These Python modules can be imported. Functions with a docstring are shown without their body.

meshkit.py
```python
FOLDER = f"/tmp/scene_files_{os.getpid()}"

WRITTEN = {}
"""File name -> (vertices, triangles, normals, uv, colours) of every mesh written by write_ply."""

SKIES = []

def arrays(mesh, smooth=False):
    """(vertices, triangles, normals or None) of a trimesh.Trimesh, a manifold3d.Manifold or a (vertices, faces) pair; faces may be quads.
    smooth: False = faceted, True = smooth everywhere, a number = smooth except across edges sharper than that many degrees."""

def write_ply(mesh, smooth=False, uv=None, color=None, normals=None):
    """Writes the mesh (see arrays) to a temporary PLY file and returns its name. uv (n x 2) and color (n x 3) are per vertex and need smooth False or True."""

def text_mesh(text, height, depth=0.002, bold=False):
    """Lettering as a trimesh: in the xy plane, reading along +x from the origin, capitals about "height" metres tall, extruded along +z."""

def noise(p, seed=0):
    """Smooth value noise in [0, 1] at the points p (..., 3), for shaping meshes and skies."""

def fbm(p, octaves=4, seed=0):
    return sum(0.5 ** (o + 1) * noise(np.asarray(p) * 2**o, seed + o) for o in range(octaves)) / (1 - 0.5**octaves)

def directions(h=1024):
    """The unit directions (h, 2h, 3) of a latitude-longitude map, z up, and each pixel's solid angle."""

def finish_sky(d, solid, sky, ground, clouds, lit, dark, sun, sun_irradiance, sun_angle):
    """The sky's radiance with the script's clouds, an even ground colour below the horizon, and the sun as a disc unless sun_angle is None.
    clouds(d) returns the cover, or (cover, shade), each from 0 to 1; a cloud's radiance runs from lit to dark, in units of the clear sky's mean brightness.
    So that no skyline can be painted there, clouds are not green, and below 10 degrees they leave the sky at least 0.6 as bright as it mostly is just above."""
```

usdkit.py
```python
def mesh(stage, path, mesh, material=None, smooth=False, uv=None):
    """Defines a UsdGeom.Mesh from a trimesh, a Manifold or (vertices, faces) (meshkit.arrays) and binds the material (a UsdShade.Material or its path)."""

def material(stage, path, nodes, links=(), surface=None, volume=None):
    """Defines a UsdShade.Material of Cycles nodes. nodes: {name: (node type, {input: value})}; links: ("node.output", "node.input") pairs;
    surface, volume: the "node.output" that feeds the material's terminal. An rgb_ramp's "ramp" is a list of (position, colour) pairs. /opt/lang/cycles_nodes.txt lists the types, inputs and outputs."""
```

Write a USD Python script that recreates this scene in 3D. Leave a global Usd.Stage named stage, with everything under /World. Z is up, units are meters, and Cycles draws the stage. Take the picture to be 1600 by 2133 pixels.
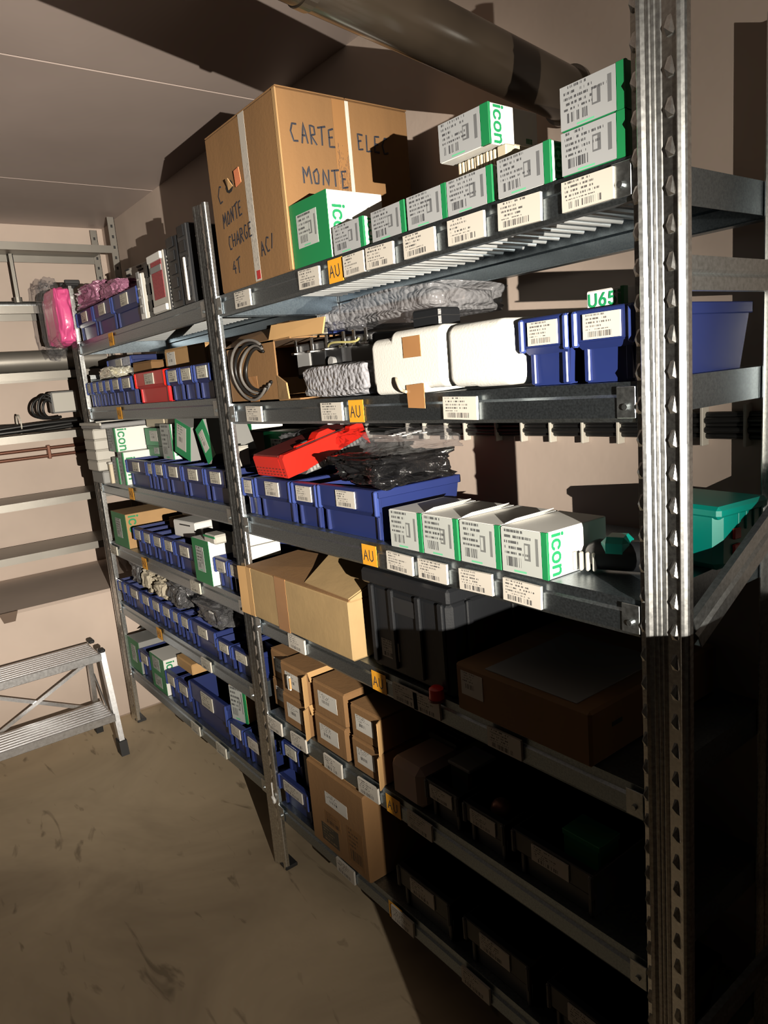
import math, random, numpy as np, trimesh
import usdkit, meshkit
from pxr import Usd, UsdGeom, UsdLux, UsdShade, Gf, Sdf, Vt
from shapely.geometry import Polygon, LineString
import manifold3d as m3

random.seed(7); RNG = np.random.default_rng(7)
stage = Usd.Stage.CreateInMemory()
UsdGeom.SetStageUpAxis(stage, UsdGeom.Tokens.z); UsdGeom.SetStageMetersPerUnit(stage, 1.0)
UsdGeom.Xform.Define(stage, '/World'); UsdGeom.Scope.Define(stage, '/World/Looks')

# ------------------------------------------------------------------ camera, exposure, lights
CAM = np.array([-0.53402564, 0.87024132, 1.50060811])
RIGHT = np.array([-0.60660418, -0.79048746, -0.08462238]); DOWN = np.array([-0.09609954, 0.17857151, -0.9792227]); FWD = np.array([0.78917441, -0.58586841, -0.18428771])
cam = UsdGeom.Camera.Define(stage, '/World/camera')
mx = Gf.Matrix4d(1.0)
for i, r in enumerate((RIGHT, -DOWN, -FWD)): mx.SetRow(i, Gf.Vec4d(*map(float, r), 0))
mx.SetRow(3, Gf.Vec4d(*map(float, CAM), 1)); cam.AddTransformOp().Set(mx)
cam.CreateHorizontalApertureAttr(36.0); cam.CreateVerticalApertureAttr(36.0 * 2133 / 1600); cam.CreateFocalLengthAttr(1474.98 * 36 / 1600)
cam.CreateClippingRangeAttr(Gf.Vec2f(0.02, 50)); cam.CreateExposureAttr(-0.4)

LAMP = np.array([-1.40, 0.82, 1.43])           # the one hand lamp that lights the store room
def lamp_light(path, power, color, at=LAMP, aim=None, cone=None, soft=1.0, radius=0.004):
    l = UsdLux.SphereLight.Define(stage, path); l.CreateRadiusAttr(radius); l.CreateIntensityAttr(power); l.CreateNormalizeAttr(True); l.CreateColorAttr(Gf.Vec3f(*color))
    if aim is not None:
        z = at - np.array(aim); z /= np.linalg.norm(z); x = np.cross([0, 0, 1], z); x /= np.linalg.norm(x); y = np.cross(z, x)
        m = Gf.Matrix4d(1.0)
        for i, r in enumerate((x, y, z)): m.SetRow(i, Gf.Vec4d(*map(float, r), 0))
        m.SetRow(3, Gf.Vec4d(*map(float, at), 1)); l.AddTransformOp().Set(m)
        s = UsdLux.ShapingAPI.Apply(l.GetPrim()); s.CreateShapingConeAngleAttr(cone); s.CreateShapingConeSoftnessAttr(soft)
    else:
        l.AddTranslateOp().Set(Gf.Vec3d(*map(float, at)))
WARM = (1.0, 0.915, 0.79)
FLOOD, BEAM = 50.0, 430.0
lamp_light('/World/lamp_flood', FLOOD, WARM, aim=(1.2, .30, 1.42), cone=52, soft=1.0)
lamp_light('/World/lamp_beam', BEAM, WARM, aim=(3.3, -.1, 1.50), cone=29, soft=1.0)

# ------------------------------------------------------------------ helpers
PI = math.pi
used = {}
def child_path(parent, name):
    p = str(parent); k = (p, name); n = used.get(k, 0); used[k] = n + 1
    return f'{p}/{name}' + (f'_{n:03d}' if n else '')
def P_(parent): return '/World' if parent is None else (str(parent) if isinstance(parent, (str, Sdf.Path)) else str(parent.GetPath()))
def setd(prim, label=None, cat=None, group=None, kind=None):
    for k, v in (('label', label), ('category', cat), ('group', group), ('kind', kind)):
        if v: prim.SetCustomDataByKey(k, v)
    return prim
def obj(name, mesh, mat, parent=None, smooth=False, uv=None, label=None, cat=None, group=None, kind=None):
    if isinstance(mesh, list): mesh = cat_(mesh)
    pr = usdkit.mesh(stage, child_path(P_(parent), name), mesh, MAT[mat], smooth=smooth, uv=uv).GetPrim()
    return setd(pr, label, cat, group, kind)
def thing(name, label, cat, loc=(0, 0, 0), rz=0.0, group=None, rx=0.0, ry=0.0, kind=None):
    x = UsdGeom.Xform.Define(stage, child_path('/World', name)); x.AddTranslateOp().Set(Gf.Vec3d(*map(float, loc)))
    x.AddRotateXYZOp().Set(Gf.Vec3f(math.degrees(rx), math.degrees(ry), math.degrees(rz)))
    return setd(x.GetPrim(), label, cat, group, kind)
REG = {}
def inst(key, build, name, label, cat, loc, rz=0.0, group=None, rx=0.0, ry=0.0):
    """First use of a key builds the thing with its parts; later ones refer to it."""
    t = thing(name, label, cat, loc, rz, group, rx, ry)
    if key in REG:
        t.GetReferences().AddInternalReference(REG[key]); t.SetInstanceable(True)
    else:
        REG[key] = t.GetPath(); build(t)
    return t
def cat_(ms): return trimesh.util.concatenate([m if isinstance(m, trimesh.Trimesh) else trimesh.Trimesh(*meshkit.arrays(m)[:2], process=False) for m in ms])
def box(x0, x1, y0, y1, z0, z1):
    b = trimesh.creation.box((x1 - x0, y1 - y0, z1 - z0)); b.apply_translation(((x0 + x1) / 2, (y0 + y1) / 2, (z0 + z1) / 2)); return b
def rbox(x0, x1, y0, y1, z0, z1, c=0.002):
    """a box with chamfered edges"""
    c = min(c, (x1 - x0) * .3, (y1 - y0) * .3, (z1 - z0) * .3); pts = []
    for ax in range(3):
        cc = [c, c, c]; cc[ax] = 0
        for sx in (0, 1):
            for sy in (0, 1):
                for sz in (0, 1):
                    pts.append(((x1 - cc[0]) if sx else (x0 + cc[0]), (y1 - cc[1]) if sy else (y0 + cc[1]), (z1 - cc[2]) if sz else (z0 + cc[2])))
    return trimesh.convex.convex_hull(np.array(pts))
def hexa(p):
    """8 points: bottom 4 (ccw from above), top 4"""
    f = [(0, 3, 2, 1), (4, 5, 6, 7), (0, 1, 5, 4), (1, 2, 6, 5), (2, 3, 7, 6), (3, 0, 4, 7)]
    return trimesh.Trimesh(*meshkit.arrays((np.array(p, float), np.array(f)))[:2], process=False)
def plate(a, b, c, d, t):
    """a thin panel through four corners, thickness t"""
    q = np.array([a, b, c, d], float); n = np.cross(q[1] - q[0], q[3] - q[0]); n /= np.linalg.norm(n)
    return hexa(np.vstack([q - n * t / 2, q + n * t / 2]))
def cyl(a, b, r, n=12):
    return trimesh.creation.cylinder(radius=r, segment=(np.array(a, float), np.array(b, float)), sections=n)
def tube(pts, r, n=8, closed=False):
    pts = np.array(pts, float); t = np.gradient(pts, axis=0); t /= np.linalg.norm(t, axis=1)[:, None] + 1e-12
    up = np.array([0, 0, 1.0]); v = []; rr = np.broadcast_to(r, len(pts))
    side = np.cross(t[0], up); side = np.cross(t[0], [1, 0, 0]) if np.linalg.norm(side) < .1 else side
    for i in range(len(pts)):
        s = side - t[i] * (side @ t[i]); s /= np.linalg.norm(s) + 1e-12; side = s; u = np.cross(t[i], s)
        v += [pts[i] + rr[i] * (math.cos(a) * s + math.sin(a) * u) for a in np.arange(n) * 2 * PI / n]
    f = [(i * n + j, i * n + (j + 1) % n, (i + 1) * n + (j + 1) % n, (i + 1) * n + j) for i in range(len(pts) - 1) for j in range(n)]
    v += [pts[0], pts[-1]]; k = len(v); tri = []
    for a, b, c, d in f: tri += [(a, b, c), (a, c, d)]
    for j in range(n): tri += [(k - 2, (j + 1) % n, j), (k - 1, (len(pts) - 1) * n + j, (len(pts) - 1) * n + (j + 1) % n)]
    m = trimesh.Trimesh(np.array(v), np.array(tri), process=False); m.invert(); return m
def spline(pts, n=24):
    pts = np.array(pts, float); t = np.linspace(0, 1, len(pts)); from scipy.interpolate import CubicSpline
    return CubicSpline(t, pts)(np.linspace(0, 1, n))
def extr_x(path, t, x0, x1):
    """a folded sheet: (y, z) path of thickness t, drawn along x"""
    p = LineString(path).buffer(t / 2, cap_style=2, join_style=2); m = trimesh.creation.extrude_polygon(p, x1 - x0, engine='earcut')
    m.apply_transform(np.array([[0, 0, 1, x0], [1, 0, 0, 0], [0, 1, 0, 0], [0, 0, 0, 1.0]])); return m
def extr_z(path, t, z0, z1, poly=None):
    p = poly or LineString(path).buffer(t / 2, cap_style=2, join_style=2); m = trimesh.creation.extrude_polygon(p, z1 - z0, engine='earcut'); m.apply_translation((0, 0, z0)); return m
def slab(x, z, w, h, y=0.0, t=0.0012, rot=0.0):
    """a printed slip facing +y: centre (x, z), front at y + t. Returns mesh, uv (u runs to the reader's right)"""
    b = trimesh.creation.box((w, t, h)); uv = np.stack([0.5 - b.vertices[:, 0] / w, 0.5 + b.vertices[:, 2] / h], 1)
    if rot: b.apply_transform(trimesh.transformations.rotation_matrix(rot, [0, 1, 0]))
    b.apply_translation((x, y + t / 2, z)); return b, uv
def slab_x(y, z, w, h, x=0.0, t=0.0012):
    """the same, facing -x"""
    b = trimesh.creation.box((t, w, h)); uv = np.stack([0.5 - b.vertices[:, 1] / w, 0.5 + b.vertices[:, 2] / h], 1)
    b.apply_translation((x - t / 2, y, z)); return b, uv
def axes(m, tx, ty, tz, o):
    T = np.eye(4); T[:3, 0] = tx; T[:3, 1] = ty; T[:3, 2] = tz; T[:3, 3] = o; m = m.copy(); m.apply_transform(T); return m
def text_front(s, h, x, y, z, bold=False, d=.0006): return axes(meshkit.text_mesh(s, h, d, bold), (-1, 0, 0), (0, 0, 1), (0, 1, 0), (x, y, z))      # faces +y, starts at x and runs to -x
def text_side_down(s, h, x, y, z, bold=True, d=.0006): return axes(meshkit.text_mesh(s, h, d, bold), (0, 0, -1), (0, -1, 0), (-1, 0, 0), (x, y, z))  # faces -x, runs downwards
def text_side(s, h, x, y, z, bold=False, d=.0006): return axes(meshkit.text_mesh(s, h, d, bold), (0, -1, 0), (0, 0, 1), (-1, 0, 0), (x, y, z))       # faces -x, runs to -y
STROKES = {'A': [[(0, 0), (.45, 1), (.9, 0)], [(.2, .4), (.75, .42)]], 'C': [[(.8, .95), (.35, 1), (.02, .5), (.3, .02), (.85, .08)]], 'E': [[(.75, 1), (.05, .95), (.08, .5), (.05, 0), (.8, .04)], [(.08, .52), (.6, .55)]],
 'G': [[(.8, .95), (.3, .98), (.02, .45), (.35, .0), (.8, .15), (.8, .48), (.5, .46)]], 'H': [[(.05, 1), (.08, 0)], [(.8, 1), (.75, 0)], [(.05, .5), (.8, .52)]], 'I': [[(.2, 1), (.2, 0)]], 'L': [[(.1, 1), (.08, 0), (.75, .05)]],
 'M': [[(0, 0), (.1, 1), (.45, .35), (.8, 1), (.95, 0)]], 'N': [[(0, 0), (.08, .95), (.7, .05), (.8, 1)]], 'O': [[(.45, .95), (.05, .6), (.2, .05), (.65, .05), (.82, .6), (.45, .95)]], 'R': [[(.05, 0), (.08, 1), (.6, .95), (.65, .6), (.1, .5), (.8, 0)]],
 'T': [[(-.1, .95), (1.0, 1.05)], [(.4, 1), (.38, 0)]], 'U': [[(.05, 1), (.08, .2), (.4, 0), (.75, .2), (.8, 1)]], '4': [[(.55, 1), (.02, .4), (.85, .42)], [(.6, .7), (.58, 0)]], '/': [[(.5, 1.0), (.1, 0)]], '1': [[(.1, .8), (.35, 1), (.35, 0)]], 'S': [[(.8, .9), (.3, 1), (.1, .7), (.75, .35), (.5, 0), (.05, .1)]], 'i': [[(.2, .6), (.2, 0)], [(.2, .9), (.22, .86)]]}
def hand(s, h, w, r=.0014, seed=1, slope=0.0):
    """felt-pen lettering in the xy plane, reading along +x"""
    g = np.random.default_rng(seed); ms = []; x = 0
    for ch in s:
        if ch != ' ':
            for st in STROKES[ch]:
                p = np.array(st) * [w, h] + g.normal(0, .025 * h, (len(st), 2)) + [x, slope * x]; p = np.c_[p, np.zeros(len(p))]
                q = np.vstack([np.linspace(p[i], p[i + 1], 4)[:-1] for i in range(len(p) - 1)] + [p[-1:]])
                m = tube(q, r, 6); m.vertices[:, 2] *= .25; ms.append(m)
        x += w * 1.25
    return cat_(ms)

# ------------------------------------------------------------------ materials
MAT = {}
ALB = .72
def mat(name, color, rough=.5, metal=0.0, var=0.0, vscale=8.0, stretch=(1, 1, 1), bump=0.0, bscale=60.0, spec=.5, vary=0.0, **kw):
    color = tuple(c * (ALB if metal < .5 else 1) for c in color)
    n = {'p': ('principled_bsdf', {'base_color': color, 'roughness': rough, 'metallic': metal, 'specular_ior_level': spec, **kw})}; l = []
    if var or bump or vary: n['g'] = ('texture_coordinate', {})
    if var:
        n['m'] = ('mapping', {'scale': stretch}); n['n'] = ('noise_texture', {'scale': vscale, 'detail': 4.0})
        n['r'] = ('rgb_ramp', {'ramp': [(0.3, tuple(c * (1 - var) for c in color)), (0.7, tuple(min(1, c * (1 + var)) for c in color))]})
        l += [('g.object', 'm.vector'), ('m.vector', 'n.vector'), ('n.fac', 'r.fac'), ('r.color', 'p.base_color')]
    if bump:
        n['b'] = ('noise_texture', {'scale': bscale, 'detail': 3.0}); n['bm'] = ('bump', {'strength': bump, 'distance': .002}); l += [('g.object', 'b.vector'), ('b.fac', 'bm.height'), ('bm.normal', 'p.normal')]
    MAT[name] = usdkit.material(stage, '/World/Looks/' + name, n, l, surface='p.BSDF')
def galv(name, color, rough, spangle=.05, scale=90, bump=.10):
    n = {'g': ('geometry', {}), 'v': ('noise_texture', {'scale': scale, 'detail': 3.0}), 'r': ('rgb_ramp', {'ramp': [(0.3, tuple(c * (1 - spangle) for c in color)), (0.7, tuple(min(1, c * (1 + spangle)) for c in color))]}),
         'mr': ('map_range', {'from_min': 0.3, 'from_max': 0.7, 'to_min': rough * .93, 'to_max': rough * 1.07}), 'p': ('principled_bsdf', {'metallic': 1.0}),
         'm': ('mapping', {'scale': (1, 1, .15)}), 'b': ('noise_texture', {'scale': 40.0, 'detail': 2.0}), 'bm': ('bump', {'strength': bump, 'distance': .002})}
    MAT[name] = usdkit.material(stage, '/World/Looks/' + name, n, [('g.position', 'v.vector'), ('v.fac', 'r.fac'), ('r.color', 'p.base_color'), ('v.fac', 'mr.value'), ('mr.result', 'p.roughness'), ('g.position', 'm.vector'), ('m.vector', 'b.vector'), ('b.fac', 'bm.height'), ('bm.normal', 'p.normal')], surface='p.BSDF')
def film(name, color, clear=.5, rough=.12, bump=.6, bscale=60.0, diffuse=True):
    """thin plastic: partly clear, partly coloured, with glossy creases"""
    color = tuple(c * ALB for c in color)
    n = {'g': ('texture_coordinate', {}), 'b': ('noise_texture', {'scale': bscale, 'detail': 4.0, 'distortion': 1.5}), 'bm': ('bump', {'strength': bump, 'distance': .01}), 'p': ('principled_bsdf', {'base_color': color, 'roughness': rough, 'specular_ior_level': .8}), 't': ('transparent_bsdf', {'color': (.93, .93, .95)}), 'mx': ('mix_closure', {'fac': clear})}
    MAT[name] = usdkit.material(stage, '/World/Looks/' + name, n, [('g.object', 'b.vector'), ('b.fac', 'bm.height'), ('bm.normal', 'p.normal'), ('p.BSDF', 'mx.closure1'), ('t.BSDF', 'mx.closure2')], surface='mx.closure')
def bubble(name, color, clear):
    n = {'g': ('texture_coordinate', {}), 'b': ('voronoi_texture', {'scale': 85.0}), 'bm': ('bump', {'strength': .9, 'distance': .006, 'invert': True}), 'p': ('principled_bsdf', {'base_color': color, 'roughness': .1, 'specular_ior_level': .9}), 't': ('transparent_bsdf', {'color': (.9, .9, .92)}), 'mx': ('mix_closure', {'fac': clear})}
    MAT[name] = usdkit.material(stage, '/World/Looks/' + name, n, [('g.object', 'b.vector'), ('b.distance', 'bm.height'), ('bm.normal', 'p.normal'), ('p.BSDF', 'mx.closure1'), ('t.BSDF', 'mx.closure2')], surface='mx.closure')
def printed(name, paper, ink=(.03, .03, .035), rows=7, bar=(.08, .30, .12, .78), dens=.5, logo=None, pic=False):
    paper = tuple(c * ALB for c in paper); ink = tuple(c * ALB for c in ink)
    """flat print from the st primvar: rows of small type, a bar code, perhaps a line drawing and a green maker's line"""
    n = {}; l = []; k = [0]
    def M(op, a, b=None, c=None):
        k[0] += 1; nm = f'm{k[0]}'; d = {'math_type': op}
        for i, v in enumerate((a, b, c)):
            if v is None: continue
            if isinstance(v, str): l.append((v, f'{nm}.value{i + 1}'))
            else: d[f'value{i + 1}'] = float(v)
        n[nm] = ('math', d); return nm + '.value'
    n['uv'] = ('uvmap', {'attribute': 'st'}); n['s'] = ('separate_xyz', {}); n['o'] = ('object_info', {}); l.append(('uv.UV', 's.vector')); u, v, rnd = 's.x', 's.y', 'o.random'
    rv = M('multiply', v, rows); ri = M('floor', rv); rf = M('fraction', rv); seed = M('multiply_add', ri, 7.31, M('multiply', rnd, 91.0))
    n['c1'] = ('combine_xyz', {}); l += [(M('multiply', u, 34.0), 'c1.x'), (seed, 'c1.y')]; n['n1'] = ('noise_texture', {'scale': 1.0, 'detail': 1.0}); l.append(('c1.vector', 'n1.vector'))
    n['c2'] = ('combine_xyz', {}); l += [(M('multiply', ri, 3.7), 'c2.x'), (M('multiply', rnd, 53.0), 'c2.y')]; n['n2'] = ('noise_texture', {'scale': 1.0, 'detail': 0.0}); l.append(('c2.vector', 'n2.vector'))
    band = M('multiply', M('greater_than', rf, .3), M('less_than', rf, .78)); lim = M('multiply_add', 'n2.fac', .9, .15)
    text = M('multiply', M('multiply', M('greater_than', 'n1.fac', 1 - dens), band), M('multiply', M('greater_than', u, .07), M('less_than', u, lim)))
    text = M('multiply', text, M('greater_than', v, bar[1] + .06))
    n['c3'] = ('combine_xyz', {}); l += [(M('multiply', u, 55.0), 'c3.x'), (M('multiply', rnd, 77.0), 'c3.y')]; n['n3'] = ('noise_texture', {'scale': 1.0, 'detail': 0.0}); l.append(('c3.vector', 'n3.vector'))
    bars = M('multiply', M('greater_than', 'n3.fac', .5), M('multiply', M('multiply', M('greater_than', v, bar[0]), M('less_than', v, bar[1])), M('multiply', M('greater_than', u, bar[2]), M('less_than', u, bar[3]))))
    allk = M('maximum', text, bars)
    if pic:
        b2 = M('multiply', M('multiply', M('greater_than', u, .86), M('less_than', u, .93)), M('multiply', M('greater_than', v, .25), M('less_than', v, .85)))
        allk = M('maximum', allk, M('multiply', b2, .75))
        e = M('maximum', M('absolute', M('multiply', M('subtract', u, .66), 11.0)), M('absolute', M('multiply', M('subtract', v, .52), 4.4)))
        allk = M('maximum', allk, M('multiply', M('multiply', M('less_than', e, .85), M('maximum', M('greater_than', e, .66), M('greater_than', u, .675))), .8))
    n['x'] = ('mix', {'color1': paper, 'color2': ink}); l.append((M('multiply', allk, .85), 'x.fac')); last = 'x.color'
    if logo:
        g = M('multiply', M('multiply', M('greater_than', v, .03), M('less_than', v, .075)), M('multiply', M('greater_than', u, .3), M('less_than', u, .62)))
        n['y'] = ('mix', {'color2': logo}); l += [(g, 'y.fac'), (last, 'y.color1')]; last = 'y.color'
    n['p'] = ('principled_bsdf', {'roughness': .55, 'specular_ior_level': .35}); l.append((last, 'p.base_color'))
    MAT[name] = usdkit.material(stage, '/World/Looks/' + name, n, l, surface='p.BSDF')

mat('wall_paint', (.60, .485, .41), .75, var=.10, vscale=2.2, bump=.25, bscale=45)
mat('ceiling_panel', (.50, .41, .37), .5, var=.10, vscale=1.6, bump=.08, bscale=18)
mat('ceiling_joint', (.8, .7, .6), .3)
galv('galvanised', (.46, .49, .50), .36, .10, 160); galv('galvanised_dark', (.26, .305, .34), .36, .12, 260); galv('galvanised_bright', (.74, .75, .74), .27, .06, 150); mat('rib_zinc', (.62, .64, .64), .3, metal=.55)
mat('wall_shelf_metal', (.25, .235, .21), .42, metal=.7, var=.06); galv('aluminium', (.55, .55, .56), .38, .06, 120)
mat('duct_metal', (.035, .026, .018), .20, var=.3, vscale=4, spec=.9)
mat('rubber_black', (.012, .012, .013), .6); mat('black_plastic', (.010, .011, .013), .38, var=.1, bump=.1, bscale=200); mat('dark_grey_plastic', (.04, .04, .042), .45); mat('grey_plastic', (.24, .24, .24), .5); mat('light_grey_plastic', (.50, .48, .43), .5)
mat('beige_plastic', (.58, .50, .36), .5); mat('white_plastic', (.74, .73, .70), .4); mat('white_foam', (.66, .65, .61), .7, bump=.25, bscale=220)
mat('blue_plastic', (.013, .024, .115), .42, var=.08, spec=.45); mat('blue_edge', (.035, .06, .23), .36); mat('red_plastic', (.50, .008, .012), .36); mat('red_case', (.66, .014, .006), .35); mat('red_grille', (.16, .012, .009), .5); mat('teal_plastic', (.0, .26, .21), .38)
mat('white_card', (.76, .75, .71), .55); mat('green_card', (.008, .20, .062), .5); mat('green_bright', (.012, .28, .10), .5); mat('green_ink', (.01, .25, .085), .5); mat('grey_card', (.27, .27, .26), .6)
mat('kraft', (.225, .115, .040), .8, var=.10, vscale=14, stretch=(1, 1, .12), bump=.25, bscale=90); mat('kraft_light', (.42, .25, .105), .8, var=.08, vscale=14, bump=.2); mat('kraft_pale', (.38, .255, .115), .8, var=.08, vscale=12, bump=.2); mat('kraft_inside', (.54, .32, .13), .8, var=.06)
mat('pack_tape', (.34, .17, .07), .22, var=.1); mat('white_tape', (.62, .58, .52), .25, var=.12, vscale=20); mat('pen_ink', (.02, .022, .035), .6); mat('blue_pen', (.02, .05, .20), .6); mat('red_print', (.42, .03, .03), .5); mat('orange_card', (.80, .36, .02), .6); mat('peach_tag', (.70, .22, .10), .6)
mat('pink_bag', (.72, .10, .28), .25, bump=.5, bscale=30); film('mauve_film', (.40, .17, .27), .12, .2, .9, 35); film('clear_film', (.16, .16, .16), .80, .07, .9, 40); film('black_film', (.011, .011, .012), .12, .13, .9, 30); film('smoke_film', (.12, .12, .125), .35, .10, .9, 34); bubble('bubble_film', (.24, .24, .26), .12); bubble('bubble_film_thin', (.24, .24, .25), .58)
mat('cable_black', (.012, .012, .012), .4); mat('cable_grey', (.16, .15, .14), .35); mat('cable_yellow', (.45, .40, .16), .4); mat('copper_pipe', (.17, .075, .05), .4, metal=.6); mat('nylon_tie', (.55, .52, .45), .5); mat('pcb_red', (.32, .05, .06), .5, var=.3, vscale=160); mat('paper_pink', (.40, .29, .25), .75); mat('silver_bag', (.6, .58, .5), .18, metal=.6, bump=.8, bscale=30); mat('screw_zinc', (.8, .8, .8), .2, metal=1.0); mat('cloth_beige', (.42, .37, .28), .9); mat('rag', (.16, .11, .08), .9)
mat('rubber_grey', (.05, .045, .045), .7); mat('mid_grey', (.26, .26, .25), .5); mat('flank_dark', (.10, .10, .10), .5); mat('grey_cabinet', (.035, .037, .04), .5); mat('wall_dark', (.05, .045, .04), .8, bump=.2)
printed('slip', (.56, .52, .46), rows=7); printed('slip_dirty', (.55, .52, .44), rows=6); printed('box_print', (.35, .36, .37), rows=8, bar=(.14, .36, .12, .5), dens=.5, logo=(.10, .36, .2), pic=True); printed('box_print_pale', (.42, .44, .42), rows=8, bar=(.14, .36, .12, .5), dens=.55, logo=(.10, .36, .2), pic=True); printed('white_slip', (.56, .54, .50), rows=9, bar=(.3, .5, .2, .6), dens=.48)
printed('tape_brown', (.30, .15, .055), rows=26, bar=(.0, .01, .1, .2), dens=.5); printed('tape_print', (.46, .42, .37), rows=30, bar=(.0, .01, .1, .2), dens=.42); printed('carton_print', (.20, .10, .036), ink=(.03, .02, .015), rows=9, bar=(.1, .4, .1, .9), dens=.5); printed('black_print', (.045, .04, .03), ink=(.22, .15, .08), rows=6, bar=(.1, .2, .1, .9), dens=.5)
# worn concrete: blotches and trowel streaks of the slab itself
n = {'g': ('geometry', {}), 'a': ('noise_texture', {'scale': 1.6, 'detail': 5.0, 'roughness': .6, 'distortion': .8}), 'r': ('rgb_ramp', {'ramp': [(.25, (.27, .208, .138)), (.5, (.42, .33, .22)), (.75, (.52, .41, .275))]}),
     'm': ('mapping', {'rotation': (0, 0, .6), 'scale': (1.2, 4.5, 1)}), 'b': ('noise_texture', {'scale': 2.3, 'detail': 3.0, 'distortion': 2.2}), 'br': ('rgb_ramp', {'ramp': [(.27, (.45, .44, .42)), (.36, (1, 1, 1))]}), 'x': ('mix', {'mix_type': 'multiply', 'fac': .8}),
     'f': ('noise_texture', {'scale': 120.0, 'detail': 2.0}), 'c': ('noise_texture', {'scale': 6.0, 'detail': 4.0}), 'bs': ('math', {'math_type': 'multiply_add', 'value2': .15}), 'bm': ('bump', {'strength': .35, 'distance': .004}), 'p': ('principled_bsdf', {'roughness': .62, 'specular_ior_level': .35})}
MAT['concrete'] = usdkit.material(stage, '/World/Looks/concrete', n, [('g.position', 'a.vector'), ('a.fac', 'r.fac'), ('g.position', 'm.vector'), ('m.vector', 'b.vector'), ('b.fac', 'br.fac'), ('r.color', 'x.color1'), ('br.color', 'x.color2'), ('x.color', 'p.base_color'), ('g.position', 'f.vector'), ('g.position', 'c.vector'), ('f.fac', 'bs.value1'), ('c.fac', 'bs.value3'), ('bs.value', 'bm.height'), ('bm.normal', 'p.normal')], surface='p.BSDF')

# ------------------------------------------------------------------ the room
YW, ZC, XE, XK = -0.435, 2.42, 3.55, 2.85
obj('floor', box(-2.2, 3.7, YW - .1, 1.8, -.1, 0), 'concrete', kind='structure')
obj('wall_right', box(-2.2, XE, YW - .1, YW, 0, ZC), 'wall_paint', kind='structure')
obj('wall_back', box(XE, XE + .1, YW - .1, 1.8, 0, ZC), 'wall_paint', kind='structure')
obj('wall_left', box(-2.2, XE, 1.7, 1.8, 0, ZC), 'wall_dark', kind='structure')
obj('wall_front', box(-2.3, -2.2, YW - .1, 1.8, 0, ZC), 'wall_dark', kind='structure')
obj('wall_low', rbox(XK, XE, YW, 1.7, 0, .64, .012), 'wall_paint', kind='structure', label='low painted wall with a ledge')
c = setd(UsdGeom.Xform.Define(stage, '/World/ceiling').GetPrim(), kind='structure')
edges = [-2.2, -.55, .55, 1.655, 2.76, 3.65]
for a, b in zip(edges, edges[1:]): obj('ceiling_panel', rbox(a + .0015, b - .0015, YW - .1, 1.8, ZC, ZC + .08, .003), 'ceiling_panel', c)
obj('joint_backing', box(-2.2, 3.65, YW - .1, 1.8, ZC + .004, ZC + .07), 'ceiling_joint', c)

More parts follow.
